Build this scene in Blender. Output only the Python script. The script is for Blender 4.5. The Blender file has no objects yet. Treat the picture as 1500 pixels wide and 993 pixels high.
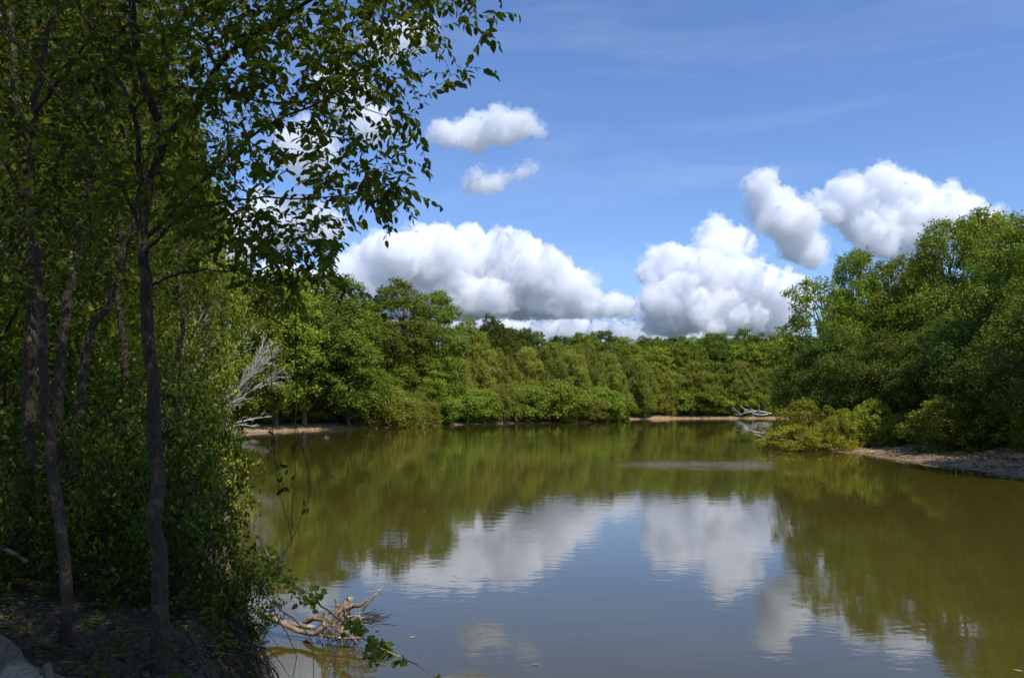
import bpy, math, random
import numpy as np
from mathutils import Vector, Matrix
PI = math.pi
R = math.radians
SC = bpy.context.scene
COL = SC.collection
# ------------------------------------------------------------------ camera geometry
CAMZ = 4.5
FPX = 1155.0            # focal length in photograph pixels (1500 wide)
PITCH = R(4.65)
def P(px, py, Y):
    """world point that the photograph shows at (px, py), standing Y metres away"""
    a = (px - 750.0) / FPX; b = -(py - 496.5) / FPX
    dy = math.cos(PITCH) - b * math.sin(PITCH)
    dz = math.sin(PITCH) + b * math.cos(PITCH)
    k = Y / dy
    return np.array((a * k, Y, CAMZ + dz * k))
def XY(px, Y):
    a = (px - 750.0) / FPX
    return a * Y * 1.0, Y
# ------------------------------------------------------------------ noise
def vnoise(x, y, seed=0):
    x = np.asarray(x, float); y = np.asarray(y, float)
    xi = np.floor(x).astype(np.int64); yi = np.floor(y).astype(np.int64)
    xf = x - xi; yf = y - yi
    def h(a, b):
        n = (a * 374761393 + b * 668265263 + seed * 1442695041) & 0xffffffff
        n = ((n ^ (n >> 13)) * 1274126177) & 0xffffffff
        return ((n ^ (n >> 16)) & 0xffff) / 65535.0
    u = xf * xf * (3 - 2 * xf); v = yf * yf * (3 - 2 * yf)
    return (h(xi, yi) * (1 - u) + h(xi + 1, yi) * u) * (1 - v) + (h(xi, yi + 1) * (1 - u) + h(xi + 1, yi + 1) * u) * v
def fbm(x, y, seed=0, oct=4):
    s = 0; a = 0.5; f = 1.0
    for k in range(oct):
        s = s + a * (vnoise(np.asarray(x) * f, np.asarray(y) * f, seed + k) - 0.5); a *= 0.5; f *= 2.03
    return s
def sstep(a, b, x):
    t = np.clip((np.asarray(x, float) - a) / (b - a), 0, 1); return t * t * (3 - 2 * t)
# ------------------------------------------------------------------ objects
def tag(o, label=None, cat=None, group=None, kind=None):
    if label: o['label'] = label
    if cat: o['category'] = cat
    if group: o['group'] = group
    if kind: o['kind'] = kind
    return o
def empty(name, loc=(0, 0, 0)):
    o = bpy.data.objects.new(name, None); COL.objects.link(o); o.location = loc
    o.empty_display_size = 0.2
    return o
def mesh_obj(name, V, F, mat, parent=None, smooth=False):
    """V (n,3); F (m,k) array or list of such arrays"""
    V = np.asarray(V, np.float32)
    Fs = F if isinstance(F, list) else [F]
    Fs = [np.asarray(f, np.int32) for f in Fs if len(f)]
    me = bpy.data.meshes.new(name)
    loops = np.concatenate([f.ravel() for f in Fs])
    cnt = np.concatenate([np.full(len(f), f.shape[1], np.int32) for f in Fs])
    start = np.concatenate([[0], np.cumsum(cnt)[:-1]]).astype(np.int32)
    me.vertices.add(len(V)); me.vertices.foreach_set('co', V.ravel())
    me.loops.add(len(loops)); me.loops.foreach_set('vertex_index', loops)
    me.polygons.add(len(cnt)); me.polygons.foreach_set('loop_start', start); me.polygons.foreach_set('loop_total', cnt)
    if smooth: me.polygons.foreach_set('use_smooth', np.ones(len(cnt), bool))
    me.update(calc_edges=True); me.validate()
    me.materials.append(mat)
    o = bpy.data.objects.new(name, me); COL.objects.link(o)
    if parent is not None: o.parent = parent
    return o
def copy_tree(o, parent=None):
    c = o.copy(); COL.objects.link(c)
    if parent is not None: c.parent = parent
    for ch in list(o.children): copy_tree(ch, c)
    return c
class MB:
    """collects tubes and leaves into one mesh"""
    def __init__(s): s.V = []; s.F4 = []; s.n = 0
    def add(s, V, F):
        s.V.append(V); s.F4.append(np.asarray(F) + s.n); s.n += len(V)
    def tube(s, pts, rad, k=6, cap=True, rough=0.0, rng=None):
        pts = np.asarray(pts, float); n = len(pts)
        rad = np.asarray(rad, float) * np.ones(n)
        T = np.gradient(pts, axis=0); T /= np.linalg.norm(T, axis=1)[:, None] + 1e-9
        up = np.array((0, 0, 1.0)) if abs(T[0][2]) < 0.9 else np.array((1.0, 0, 0))
        A = np.zeros((n, 3)); a = np.cross(T[0], up); a /= np.linalg.norm(a)
        for i in range(n):
            a = a - T[i] * a.dot(T[i]); a /= np.linalg.norm(a) + 1e-9; A[i] = a
        B = np.cross(T, A)
        th = np.arange(k) * 2 * PI / k
        r = rad[:, None] * np.ones((n, k))
        if rough and rng is not None: r = r * (1 + rough * (rng.random((n, k)) - 0.5))
        V = pts[:, None, :] + r[:, :, None] * (np.cos(th)[None, :, None] * A[:, None, :] + np.sin(th)[None, :, None] * B[:, None, :])
        V = V.reshape(-1, 3)
        i = np.arange(n - 1)[:, None] * k; j = np.arange(k)[None, :]; j2 = (j + 1) % k
        F = np.stack([i + j, i + j2, i + k + j2, i + k + j], -1).reshape(-1, 4)
        if cap:
            V = np.concatenate([V, pts[:1] - T[:1] * rad[0] * .2, pts[-1:] + T[-1:] * rad[-1] * .6])
            m = n * k; q = np.arange(0, k, 2)
            c0 = np.stack([np.full(len(q), m), (q + 2) % k, (q + 1) % k, q], -1)
            o = (n - 1) * k
            c1 = np.stack([np.full(len(q), m + 1), o + q, o + (q + 1) % k, o + (q + 2) % k], -1)
            if k % 2 == 0: F = np.concatenate([F, c0, c1])
        s.add(V, F)
    def obj(s, name, mat, parent=None, smooth=True):
        return mesh_obj(name, np.concatenate(s.V), np.concatenate(s.F4), mat, parent, smooth)
def unit(a): return a / (np.linalg.norm(a, axis=-1, keepdims=True) + 1e-9)
def leaves(pos, d, nrm, L, W, fold=0.0, detail=False):
    """leaf blades: base pos, direction d, face normal nrm (all (n,3)); L, W sizes (n,). returns V, F"""
    d = unit(d); s = unit(np.cross(d, nrm)); u = np.cross(s, d)
    n = len(pos); L = (np.ones(n) * L)[:, None]; W = (np.ones(n) * W)[:, None]
    if not detail:
        V = np.stack([pos, pos + d * L * .45 + s * W * .5 + u * W * fold, pos + d * L, pos + d * L * .45 - s * W * .5 + u * W * fold], 1)
        return V.reshape(-1, 3), np.arange(4 * n).reshape(-1, 4)
    b = pos; t = pos + d * L - u * L * .12
    l1 = pos + d * L * .22 + s * W * .42 + u * W * fold; l2 = pos + d * L * .62 + s * W * .40 + u * W * (fold * .8)
    r1 = pos + d * L * .22 - s * W * .42 + u * W * fold; r2 = pos + d * L * .62 - s * W * .40 + u * W * (fold * .8)
    V = np.stack([b, l1, l2, t, r2, r1], 1).reshape(-1, 3)
    o = np.arange(n)[:, None] * 6
    F = np.concatenate([o + np.array([[0, 1, 2, 3]]), o + np.array([[0, 3, 4, 5]])])
    return V, F
# ------------------------------------------------------------------ materials
def newmat(name):
    m = bpy.data.materials.new(name); m.use_nodes = True; nt = m.node_tree; nt.nodes.clear()
    out = nt.nodes.new('ShaderNodeOutputMaterial'); return m, nt, out
def N(nt, t, **kw):
    n = nt.nodes.new('ShaderNode' + t)
    for k, v in kw.items():
        if k.startswith('i_'):
            key = k[2:]; key = int(key) if key.isdigit() else key.replace('_', ' ')
            n.inputs[key].default_value = v
        else: setattr(n, k, v)
    return n
def ramp(nt, stops, src=None, interp='LINEAR'):
    r = nt.nodes.new('ShaderNodeValToRGB'); cr = r.color_ramp; cr.interpolation = interp
    while len(cr.elements) < len(stops): cr.elements.new(0.5)
    for e, (p, c) in zip(cr.elements, stops):
        e.position = p; e.color = (*c, 1) if len(c) == 3 else c
    if src is not None: nt.links.new(src, r.inputs[0])
    return r
def math_(nt, op, a, b=None, c=None, clamp=False):
    n = nt.nodes.new('ShaderNodeMath'); n.operation = op; n.use_clamp = clamp
    for i, v in enumerate((a, b, c)):
        if v is None: continue
        if isinstance(v, (int, float)): n.inputs[i].default_value = v
        else: nt.links.new(v, n.inputs[i])
    return n.outputs[0]
def mixc(nt, fac, a, b, blend='MIX'):
    n = nt.nodes.new('ShaderNodeMix'); n.data_type = 'RGBA'; n.blend_type = blend
    for k, v in ((0, fac), (6, a), (7, b)):
        if isinstance(v, (int, float)): n.inputs[k].default_value = v
        elif isinstance(v, tuple): n.inputs[k].default_value = (*v, 1) if len(v) == 3 else v
        else: nt.links.new(v, n.inputs[k])
    return n.outputs[2]
def leaf_mat(name, c1, c2, c3, trans=.35, vary=.25, rough=.55, nscale=.35, spec=.12):
    m, nt, out = newmat(name); L = nt.links
    g = N(nt, 'NewGeometry'); oi = N(nt, 'ObjectInfo'); tc = N(nt, 'TexCoord')
    r = ramp(nt, [(0, c1), (.55, c2), (.93, c2), (1, c3)], g.outputs['Random Per Island'])
    no = N(nt, 'TexNoise', i_Scale=nscale, i_Detail=2.0); L.new(tc.outputs['Object'], no.inputs['Vector'])
    v = math_(nt, 'MULTIPLY_ADD', no.outputs['Fac'], .9, .55)
    v2 = math_(nt, 'MULTIPLY_ADD', oi.outputs['Random'], vary * 2, 1 - vary)
    v3 = math_(nt, 'MULTIPLY', v, v2)
    hs = N(nt, 'HueSaturation', i_Saturation=1.0)
    hue = math_(nt, 'MULTIPLY_ADD', math_(nt, 'FRACT', math_(nt, 'MULTIPLY', oi.outputs['Random'], 7.3)), .03, .485)
    L.new(r.outputs[0], hs.inputs['Color']); L.new(v3, hs.inputs['Value']); L.new(hue, hs.inputs['Hue'])
    p = N(nt, 'BsdfPrincipled', i_Roughness=rough); p.inputs['Specular IOR Level'].default_value = spec
    L.new(hs.outputs[0], p.inputs['Base Color'])
    t = N(nt, 'BsdfTranslucent'); tcx = mixc(nt, 1.0, hs.outputs[0], (1.5, 1.35, .55), 'MULTIPLY'); L.new(tcx, t.inputs['Color'])
    mx = N(nt, 'MixShader', i_0=trans); L.new(p.outputs[0], mx.inputs[1]); L.new(t.outputs[0], mx.inputs[2])
    L.new(mx.outputs[0], out.inputs[0]); return m
def bark_mat(name, c1, c2, c3, scale=14, patch=.6, bump=.5):
    m, nt, out = newmat(name); L = nt.links
    tc = N(nt, 'TexCoord'); mp = N(nt, 'Mapping'); mp.inputs['Scale'].default_value = (1, 1, .22)
    L.new(tc.outputs['Object'], mp.inputs[0])
    no = N(nt, 'TexNoise', i_Scale=scale, i_Detail=6.0, i_Roughness=.7); L.new(mp.outputs[0], no.inputs['Vector'])
    n2 = N(nt, 'TexNoise', i_Scale=scale * .22, i_Detail=5.0, i_Roughness=.65); L.new(tc.outputs['Object'], n2.inputs['Vector'])
    vo = N(nt, 'TexVoronoi', i_Scale=scale * 1.4); vo.feature = 'DISTANCE_TO_EDGE'; L.new(mp.outputs[0], vo.inputs['Vector'])
    r1 = ramp(nt, [(.3, c1), (.7, c2)], no.outputs['Fac'])
    k = ramp(nt, [(patch - .05, (0, 0, 0)), (patch + .07, (1, 1, 1))], n2.outputs['Fac'])
    c = mixc(nt, k.outputs[0], r1.outputs[0], c3)
    p = N(nt, 'BsdfPrincipled', i_Roughness=.9); L.new(c, p.inputs['Base Color'])
    h = math_(nt, 'ADD', no.outputs['Fac'], math_(nt, 'MULTIPLY', math_(nt, 'MINIMUM', vo.outputs['Distance'], .25), 2.0))
    b = N(nt, 'Bump', i_Strength=bump, i_Distance=.03); L.new(h, b.inputs['Height']); L.new(b.outputs[0], p.inputs['Normal'])
    L.new(p.outputs[0], out.inputs[0]); return m
# ------------------------------------------------------------------ light, sky, camera
SUN_EL, SUN_AZ = R(56), R(146)      # azimuth clockwise from +Y; high sun behind the viewer's right shoulder
sd_ = Vector((math.sin(SUN_AZ) * math.cos(SUN_EL), math.cos(SUN_AZ) * math.cos(SUN_EL), math.sin(SUN_EL)))
w = bpy.data.worlds.new('World'); SC.world = w; w.use_nodes = True
nt = w.node_tree; nt.nodes.clear()
wo = nt.nodes.new('ShaderNodeOutputWorld'); bg = nt.nodes.new('ShaderNodeBackground')
sky = nt.nodes.new('ShaderNodeTexSky'); sky.sky_type = 'NISHITA'; sky.sun_disc = False
sky.sun_elevation = SUN_EL; sky.sun_rotation = SUN_AZ
sky.altitude = 0; sky.air_density = 1.0; sky.dust_density = 0.7; sky.ozone_density = 3.5
bg.inputs[1].default_value = 0.14
skc = mixc(nt, 1.0, sky.outputs[0], (.85, .97, 1.22), 'MULTIPLY'); 
tcw = N(nt, 'TexCoord'); mpw = N(nt, 'Mapping'); mpw.inputs['Rotation'].default_value = (0, R(-24), R(10)); mpw.inputs['Scale'].default_value = (1.1, 2.0, 9.0)
nt.links.new(tcw.outputs['Generated'], mpw.inputs[0])
cn = N(nt, 'TexNoise', i_Scale=1.6, i_Detail=7.0, i_Roughness=.6, i_Distortion=.6); nt.links.new(mpw.outputs[0], cn.inputs['Vector'])
cr = ramp(nt, [(.48, (0, 0, 0)), (.78, (.11, .11, .11))], cn.outputs['Fac'])
skc = mixc(nt, cr.outputs[0], skc, (7.5, 7.8, 8.2))
nt.links.new(skc, bg.inputs[0]); nt.links.new(bg.outputs[0], wo.inputs[0])
sl = bpy.data.lights.new('sun', 'SUN'); sl.energy = 4.4; sl.angle = R(.53); sl.color = (1, .96, .89)
so = bpy.data.objects.new('sun', sl); COL.objects.link(so); so.rotation_euler = sd_.to_track_quat('Z', 'Y').to_euler()
cam = bpy.data.cameras.new('camera'); cam.sensor_width = 36; cam.lens = FPX / 1500 * 36; cam.clip_end = 30000; cam.clip_start = .05
co = bpy.data.objects.new('camera', cam); COL.objects.link(co); co.location = (0, 0, CAMZ); co.rotation_euler = (R(90) + PITCH, 0, 0)
SC.camera = co
SC.view_settings.view_transform = 'Standard'; SC.view_settings.look = 'None'; SC.view_settings.exposure = 0.1
SC.view_settings.gamma = 1; SC.view_settings.use_curve_mapping = False
SC.render.engine = 'CYCLES'
cy = SC.cycles
cy.max_bounces = 22; cy.diffuse_bounces = 3; cy.glossy_bounces = 3; cy.transmission_bounces = 4; cy.transparent_max_bounces = 24
cy.volume_bounces = 22; cy.use_denoising = True; cy.sample_clamp_indirect = 6
cy.caustics_reflective = False; cy.caustics_refractive = False
try: cy.denoiser = 'OPENIMAGEDENOISE'; cy.denoising_prefilter = 'ACCURATE'; cy.denoising_input_passes = 'RGB_ALBEDO_NORMAL'
except Exception: pass
# ------------------------------------------------------------------ clouds: closed billowing bodies filled with water-droplet scattering
def cloud_mat(name, density):
    m, nt, out = newmat(name)
    v = N(nt, 'VolumePrincipled'); v.inputs['Color'].default_value = (.992, .994, 1, 1); v.inputs['Density'].default_value = density  # faint blue in the colour stands in for air haze on the undersides
    v.inputs['Anisotropy'].default_value = 0.0
    nt.links.new(v.outputs[0], out.inputs['Volume'])
    return m
def cloud(blobs, Y, label, seed, mfp=13.5, vox=1.5, kids=20, deep=1.0, disp=6.0, base=None, veil=32.0):
    rng = np.random.default_rng(seed); s = Y / FPX
    C = []; 
    for (px, py, r) in blobs:
        r = r * 1.22; py = py + r * .12
        c = P(px, py, Y) + np.array((0, (rng.random() - .5) * r * s * 1.2 * deep, 0)); C.append((c, r * s))
    org = np.mean([c for c, r in C], axis=0)
    lvl = C; allb = list(C)
    for gen in range(2):
        nx = []
        for c, r in lvl:
            for k in range(kids if gen == 0 else max(5, kids // 2)):
                d = rng.normal(size=3); d[2] = abs(d[2]) * .9 - .25 if rng.random() < .8 else d[2]; d /= np.linalg.norm(d)
                rr = r * (.22 + .25 * rng.random()); nx.append((c + d * r * (.86 + .12 * rng.random()), rr))
        allb += nx; lvl = nx
    zb = None if base is None else P(750, base, Y)[2]
    import bmesh
    bm = bmesh.new(); bmesh.ops.create_icosphere(bm, subdivisions=2, radius=1)
    sv = np.array([v.co[:] for v in bm.verts]); bm.verts.index_update(); sf = np.array([[v.index for v in f.verts] for f in bm.faces]); bm.free()
    V = []; F = []; n = 0
    for c, r in allb:
        if r < vox * s * 1.1: continue
        v = sv * r + (c - org); V.append(v); F.append(sf + n); n += len(sv)
    V = np.concatenate(V); F = np.concatenate(F)
    if zb is not None:
        z = V[:, 2] + org[2]; V[:, 2] = np.where(z < zb, zb + (z - zb) * .12, z) - org[2]
    o = mesh_obj('cloud', V, F, cloud_mat('cloud_vapour', 1.0 / (mfp * s)))
    o.location = org
    rm = o.modifiers.new('remesh', 'REMESH'); rm.mode = 'VOXEL'; rm.voxel_size = vox * s
    for (sz, st, nb) in ((28, disp * 1.3, 'BLENDER_ORIGINAL'), (13, -disp * 1.5, 'VORONOI_F1'), (6, -disp * 1.1, 'VORONOI_F1')):
        tx = bpy.data.textures.new('puff', 'CLOUDS'); tx.noise_scale = sz * s; tx.noise_depth = 2; tx.noise_basis = nb
        dm = o.modifiers.new('puff', 'DISPLACE'); dm.texture = tx; dm.strength = st * s; dm.mid_level = .5; dm.texture_coords = 'LOCAL'
    # thin torn vapour round the dense body
    V = []; F = []; n = 0
    for c, r in C + [b for b in allb[len(C):] if rng.random() < .35]:
        v = sv * (r * 1.12 + 3 * s) * (1.25, 1, .9) + (c - org) + rng.normal(size=3) * 3 * s; V.append(v); F.append(sf + n); n += len(sv)
    V = np.concatenate(V); F = np.concatenate(F)
    if zb is not None:
        z = V[:, 2] + org[2]; V[:, 2] = np.where(z < zb, zb + (z - zb) * .2, z) - org[2]
    e = mesh_obj('wisps', V, F, cloud_mat('cloud_veil', 1.0 / (veil * s)), o)
    rm = e.modifiers.new('remesh', 'REMESH'); rm.mode = 'VOXEL'; rm.voxel_size = vox * s * 1.3
    for (sz, st) in ((26, 34), (9, 17), (4, 7)):
        tx = bpy.data.textures.new('torn', 'CLOUDS'); tx.noise_scale = sz * s; tx.noise_depth = 4
        dm = e.modifiers.new('torn', 'DISPLACE'); dm.texture = tx; dm.strength = st * s; dm.mid_level = .58; dm.texture_coords = 'LOCAL'
    tag(o, label, 'cloud', 'clouds in the blue sky')
    return o
cloud([(575, 388, 38), (640, 378, 36), (690, 370, 34), (745, 378, 35), (790, 402, 32), (840, 430, 27), (890, 446, 19), (922, 450, 12), (655, 440, 30), (720, 440, 30), (800, 442, 26), (845, 446, 20), (530, 412, 38), (600, 430, 36), (680, 430, 38),
       (760, 432, 30), (495, 440, 32), (440, 430, 36), (400, 420, 30), (560, 440, 30)], 5400, 'broad white cumulus cloud with a grey flat base above the middle of the far treeline', 3, base=466)
cloud([(990, 388, 30), (958, 402, 18), (1042, 400, 38), (1090, 425, 40), (1138, 432, 30), (1163, 447, 15), (1000, 440, 40), (1060, 460, 34), (1125, 468, 28), (975, 462, 24),
       (1052, 340, 19), (1080, 356, 17), (1062, 370, 24)], 6600, 'tall heaped cumulus cloud with a narrow tower, left of the right-hand trees', 5, base=492)
cloud([(1112, 274, 17), (1136, 298, 24), (1156, 326, 29), (1176, 354, 25), (1190, 374, 15), (1122, 262, 10)], 3400, 'slanting cloud arm at the left end of the long high cloud', 8, mfp=16, veil=36)
cloud([(1200, 290, 15), (1240, 285, 22), (1290, 268, 24), (1340, 278, 21), (1390, 293, 20), (1430, 302, 13), (1462, 310, 8), (1300, 312, 27), (1365, 325, 29), (1290, 348, 24), (1425, 328, 24), (1340, 350, 22), (1215, 312, 16), (1250, 310, 22), (1460, 335, 20), (1330, 320, 28), (1395, 320, 26), (1265, 330, 22), (1360, 355, 20), (1320, 365, 16)],
      3700, 'long white cloud high above the trees on the right bank', 9, mfp=16, veil=36)
cloud([(650, 197, 16), (690, 188, 22), (725, 188, 22), (765, 186, 18), (791, 195, 8), (700, 208, 14), (630, 202, 6), (740, 205, 12)], 1950, 'small oval white cloud alone in the upper sky', 12, mfp=22, disp=7, veil=38)
cloud([(700, 268, 13), (728, 264, 11), (762, 254, 8), (783, 248, 5), (697, 252, 8), (715, 275, 8), (745, 260, 8), (725, 272, 9), (772, 250, 6)], 2100, 'smallest wispy cloud just under the oval cloud', 13, mfp=22, disp=6, veil=50)
cloud([(600, 48, 22), (628, 40, 12), (560, 60, 25), (500, 120, 30), (545, 180, 26), (450, 220, 36), (400, 320, 36), (470, 330, 25), (330, 360, 40)], 2300, 'ragged pale cloud showing through the leaves of the near tree', 14, mfp=26, disp=10, veil=80)
cloud([(840, 477, 19), (812, 481, 16), (868, 481, 15), (785, 483, 16), (755, 481, 15), (900, 483, 14), (925, 483, 15), (722, 477, 16), (690, 473, 16), (655, 471, 16), (950, 485, 15),
       (980, 487, 15), (1010, 489, 15), (1045, 489, 15), (1080, 489, 15), (1120, 489, 15), (620, 471, 16), (585, 471, 16), (550, 471, 19), (515, 467, 19), (1150, 487, 16), (480, 463, 21), (440, 457, 25)], 8200, 'low flat bank of cloud resting on the far treetops', 15, mfp=14, base=506, veil=40)
# ------------------------------------------------------------------ shoreline: land/water as a signed distance to the river outline
RIVER = np.array([(-1.25, 4.2), (-1.45, 5.6), (-1.95, 7.5), (-2.9, 10), (-4.2, 13), (-7.5, 20), (-12.5, 32), (-20, 50), (-28.5, 72), (-37, 96), (-41, 113), (-37, 126), (-30.5, 136), (-24, 145),
    (-15, 158), (-6.5, 173), (8, 182), (18, 187), (27, 205), (35, 224), (50, 232), (71, 236), (110, 238), (180, 232), (260, 215), (260, 165), (150, 175), (90, 162), (54, 132), (35, 100), (30, 84), (28.5, 78), (31, 71),
    (30.6, 64), (31.2, 58), (31, 49), (30, 40), (31, 28), (34, 12), (40, -20), (60, -90), (110, -200), (30, -200), (18, -60), (13, -12), (8.5, -2), (4.5, 2.2), (1.5, 3.6), (-.3, 3.7)], float)
def sdist(x, y):
    """positive on land"""
    x = np.asarray(x, float).ravel(); y = np.asarray(y, float).ravel()
    d = np.full(x.shape, 1e9); ins = np.zeros(x.shape, bool); n = len(RIVER)
    for i in range(n):
        a = RIVER[i]; b = RIVER[(i + 1) % n]; e = b - a
        t = np.clip(((x - a[0]) * e[0] + (y - a[1]) * e[1]) / (e @ e), 0, 1)
        d = np.minimum(d, np.hypot(x - a[0] - t * e[0], y - a[1] - t * e[1]))
        c = (a[1] > y) != (b[1] > y)
        with np.errstate(divide='ignore', invalid='ignore'):
            ins ^= c & (x < e[0] * (y - a[1]) / (e[1] if e[1] else 1e-9) + a[0])
    return np.where(ins, -d, d)
def hg(x, y):
    sh = np.shape(x); x = np.asarray(x, float).ravel(); y = np.asarray(y, float).ravel()
    d = sdist(x, y); r = np.hypot(x, y)
    wob = fbm(x * .12, y * .12, 5) * np.clip(r / 40, 0, 1) * 3.2 + fbm(x * 1.1, y * 1.1, 9) * .5 * np.clip(r / 10, .6, 1)
    dn = d + wob * np.clip(np.abs(d) / 1.0, .25, 1)
    near = np.interp(d + fbm(x * 1.6, y * 1.6, 3) * .55, [-8, -1.2, -.35, 0.05, .3, .55, .9, 2, 6, 20], [-1.4, -.7, -.25, .35, 1.5, 2.1, 2.42, 2.65, 2.85, 3.0])
    left = np.interp(dn, [-8, 0, 2.5, 4.2, 8, 20, 60], [-1.4, 0, .6, 1.0, 1.6, 2.2, 3.2])
    right = np.interp(dn, [-10, 0, 5, 8, 14, 30, 60], [-.9, 0, .42, 1.0, 1.7, 2.5, 3.2])
    wn = 1 - sstep(14, 34, r)
    wr = sstep(18, 24, x) * (1 - sstep(98, 108, y))
    h = left * (1 - wr) + right * wr
    h = h * (1 - wn) + near * wn
    det = fbm(x * .5, y * .5, 21) * .45 * sstep(.3, 3, d) + fbm(x * 3.1, y * 3.1, 31) * .22 * sstep(0.2, .8, d) * (1 - sstep(20, 50, r)) + fbm(x * 9, y * 9, 37, 3) * .10 * sstep(0.0, .3, d) * (1 - sstep(8, 16, r))
    h = h + det + wr * (fbm(x * .35, y * .35, 61) * .5 + np.abs(fbm(x * .9, y * .5, 66)) * .35) * sstep(.2, 2.5, d) * (1 - sstep(120, 160, r))
    h = np.where(r < 2.5, np.minimum(h, 2.95), h)
    return h.reshape(sh) if sh else float(h[0])
def ground_pt(x, y, dz=0.0): return np.array((x, y, float(hg(np.array([x]), np.array([y]))[0]) + dz))
# the ground is one polar sheet round the viewer's bank, dense where the view is
ang = np.concatenate([np.linspace(-52, 52, 560), np.linspace(52, 308, 130)[1:-1]])
rad = np.concatenate([[0.05], np.geomspace(.35, 9500, 330)])
aa, rr = np.meshgrid(np.radians(ang), rad)
gx, gy = np.sin(aa) * rr, np.cos(aa) * rr
gz = hg(gx, gy)
nr, na = gx.shape
i = np.arange(nr - 1)[:, None] * na; j = np.arange(na)[None, :]; j2 = (j + 1) % na
Fg = np.stack([i + j, i + j2, i + na + j2, i + na + j], -1).reshape(-1, 4)[:, ::-1]
m, nt, out = newmat('river_bank_soil'); L = nt.links
g = N(nt, 'NewGeometry'); sx = N(nt, 'SeparateXYZ'); L.new(g.outputs['Position'], sx.inputs[0])
n1 = N(nt, 'TexNoise', i_Scale=2.2, i_Detail=8.0, i_Roughness=.65); L.new(g.outputs['Position'], n1.inputs['Vector'])
n2 = N(nt, 'TexNoise', i_Scale=.35, i_Detail=5.0); L.new(g.outputs['Position'], n2.inputs['Vector'])
n3 = N(nt, 'TexNoise', i_Scale=28.0, i_Detail=4.0); L.new(g.outputs['Position'], n3.inputs['Vector'])
soil = ramp(nt, [(.3, (.022, .014, .008)), (.5, (.06, .04, .024)), (.7, (.12, .082, .05))], n1.outputs['Fac'])
litter = ramp(nt, [(.35, (.03, .02, .011)), (.55, (.09, .058, .033)), (.75, (.19, .13, .08))], n3.outputs['Fac'])
c1 = mixc(nt, .45, soil.outputs[0], litter.outputs[0])
sand = ramp(nt, [(.34, (.17, .095, .042)), (.5, (.36, .225, .105)), (.66, (.48, .33, .17))], n1.outputs['Fac'])
r2 = N(nt, 'VectorMath', operation='LENGTH'); L.new(g.outputs['Position'], r2.inputs[0])
hz = math_(nt, 'ADD', sx.outputs['Z'], math_(nt, 'MULTIPLY_ADD', n2.outputs['Fac'], 1.0, -.5))
sf = N(nt, 'MapRange'); sf.inputs['From Min'].default_value = 1.1; sf.inputs['From Max'].default_value = .7; L.new(hz, sf.inputs['Value'])
ff = N(nt, 'MapRange'); ff.inputs['From Min'].default_value = 18; ff.inputs['From Max'].default_value = 34; L.new(r2.outputs['Value'], ff.inputs['Value'])
sfac = math_(nt, 'MULTIPLY', sf.outputs[0], ff.outputs[0], clamp=True)
c2 = mixc(nt, sfac, c1, sand.outputs[0])
# moss and low green on the level ground
gn = N(nt, 'MapRange'); gn.inputs['From Min'].default_value = .56; gn.inputs['From Max'].default_value = .68; L.new(n2.outputs['Fac'], gn.inputs['Value'])
zf = N(nt, 'MapRange'); zf.inputs['From Min'].default_value = 1.2; zf.inputs['From Max'].default_value = 1.8; L.new(hz, zf.inputs['Value'])
c3 = mixc(nt, math_(nt, 'MULTIPLY', gn.outputs[0], zf.outputs[0]), c2, (.045, .065, .018))
wet = N(nt, 'MapRange'); wet.inputs['From Min'].default_value = .16; wet.inputs['From Max'].default_value = .02; L.new(sx.outputs['Z'], wet.inputs['Value'])
c4 = mixc(nt, math_(nt, 'MULTIPLY', wet.outputs[0], .55), c3, (.07, .05, .03))
fg = N(nt, 'MapRange'); fg.inputs['From Min'].default_value = 240; fg.inputs['From Max'].default_value = 320; L.new(r2.outputs['Value'], fg.inputs['Value'])
c4 = mixc(nt, fg.outputs[0], c4, (.045, .06, .04))
p = N(nt, 'BsdfPrincipled', i_Roughness=.92); L.new(c4, p.inputs['Base Color'])
b = N(nt, 'Bump', i_Strength=.8, i_Distance=.05); L.new(math_(nt, 'ADD', n3.outputs['Fac'], n1.outputs['Fac']), b.inputs['Height']); L.new(b.outputs[0], p.inputs['Normal'])
L.new(p.outputs[0], out.inputs[0])
tag(mesh_obj('ground', np.stack([gx, gy, gz], -1).reshape(-1, 3), Fg, m, smooth=True), kind='structure')
# ------------------------------------------------------------------ water
m, nt, out = newmat('silty_river_water'); L = nt.links
g = N(nt, 'NewGeometry'); sx = N(nt, 'SeparateXYZ'); L.new(g.outputs['Position'], sx.inputs[0])
mp = N(nt, 'Mapping'); mp.inputs['Scale'].default_value = (.55, 1.0, 1); L.new(g.outputs['Position'], mp.inputs[0])
w1 = N(nt, 'TexNoise', i_Scale=1.5, i_Detail=3.0, i_Roughness=.5, i_Distortion=.4); L.new(mp.outputs[0], w1.inputs['Vector'])
w2 = N(nt, 'TexNoise', i_Scale=5.5, i_Detail=3.0, i_Roughness=.5); L.new(mp.outputs[0], w2.inputs['Vector'])
w3 = N(nt, 'TexNoise', i_Scale=.045, i_Detail=2.0); L.new(g.outputs['Position'], w3.inputs['Vector'])
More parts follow.
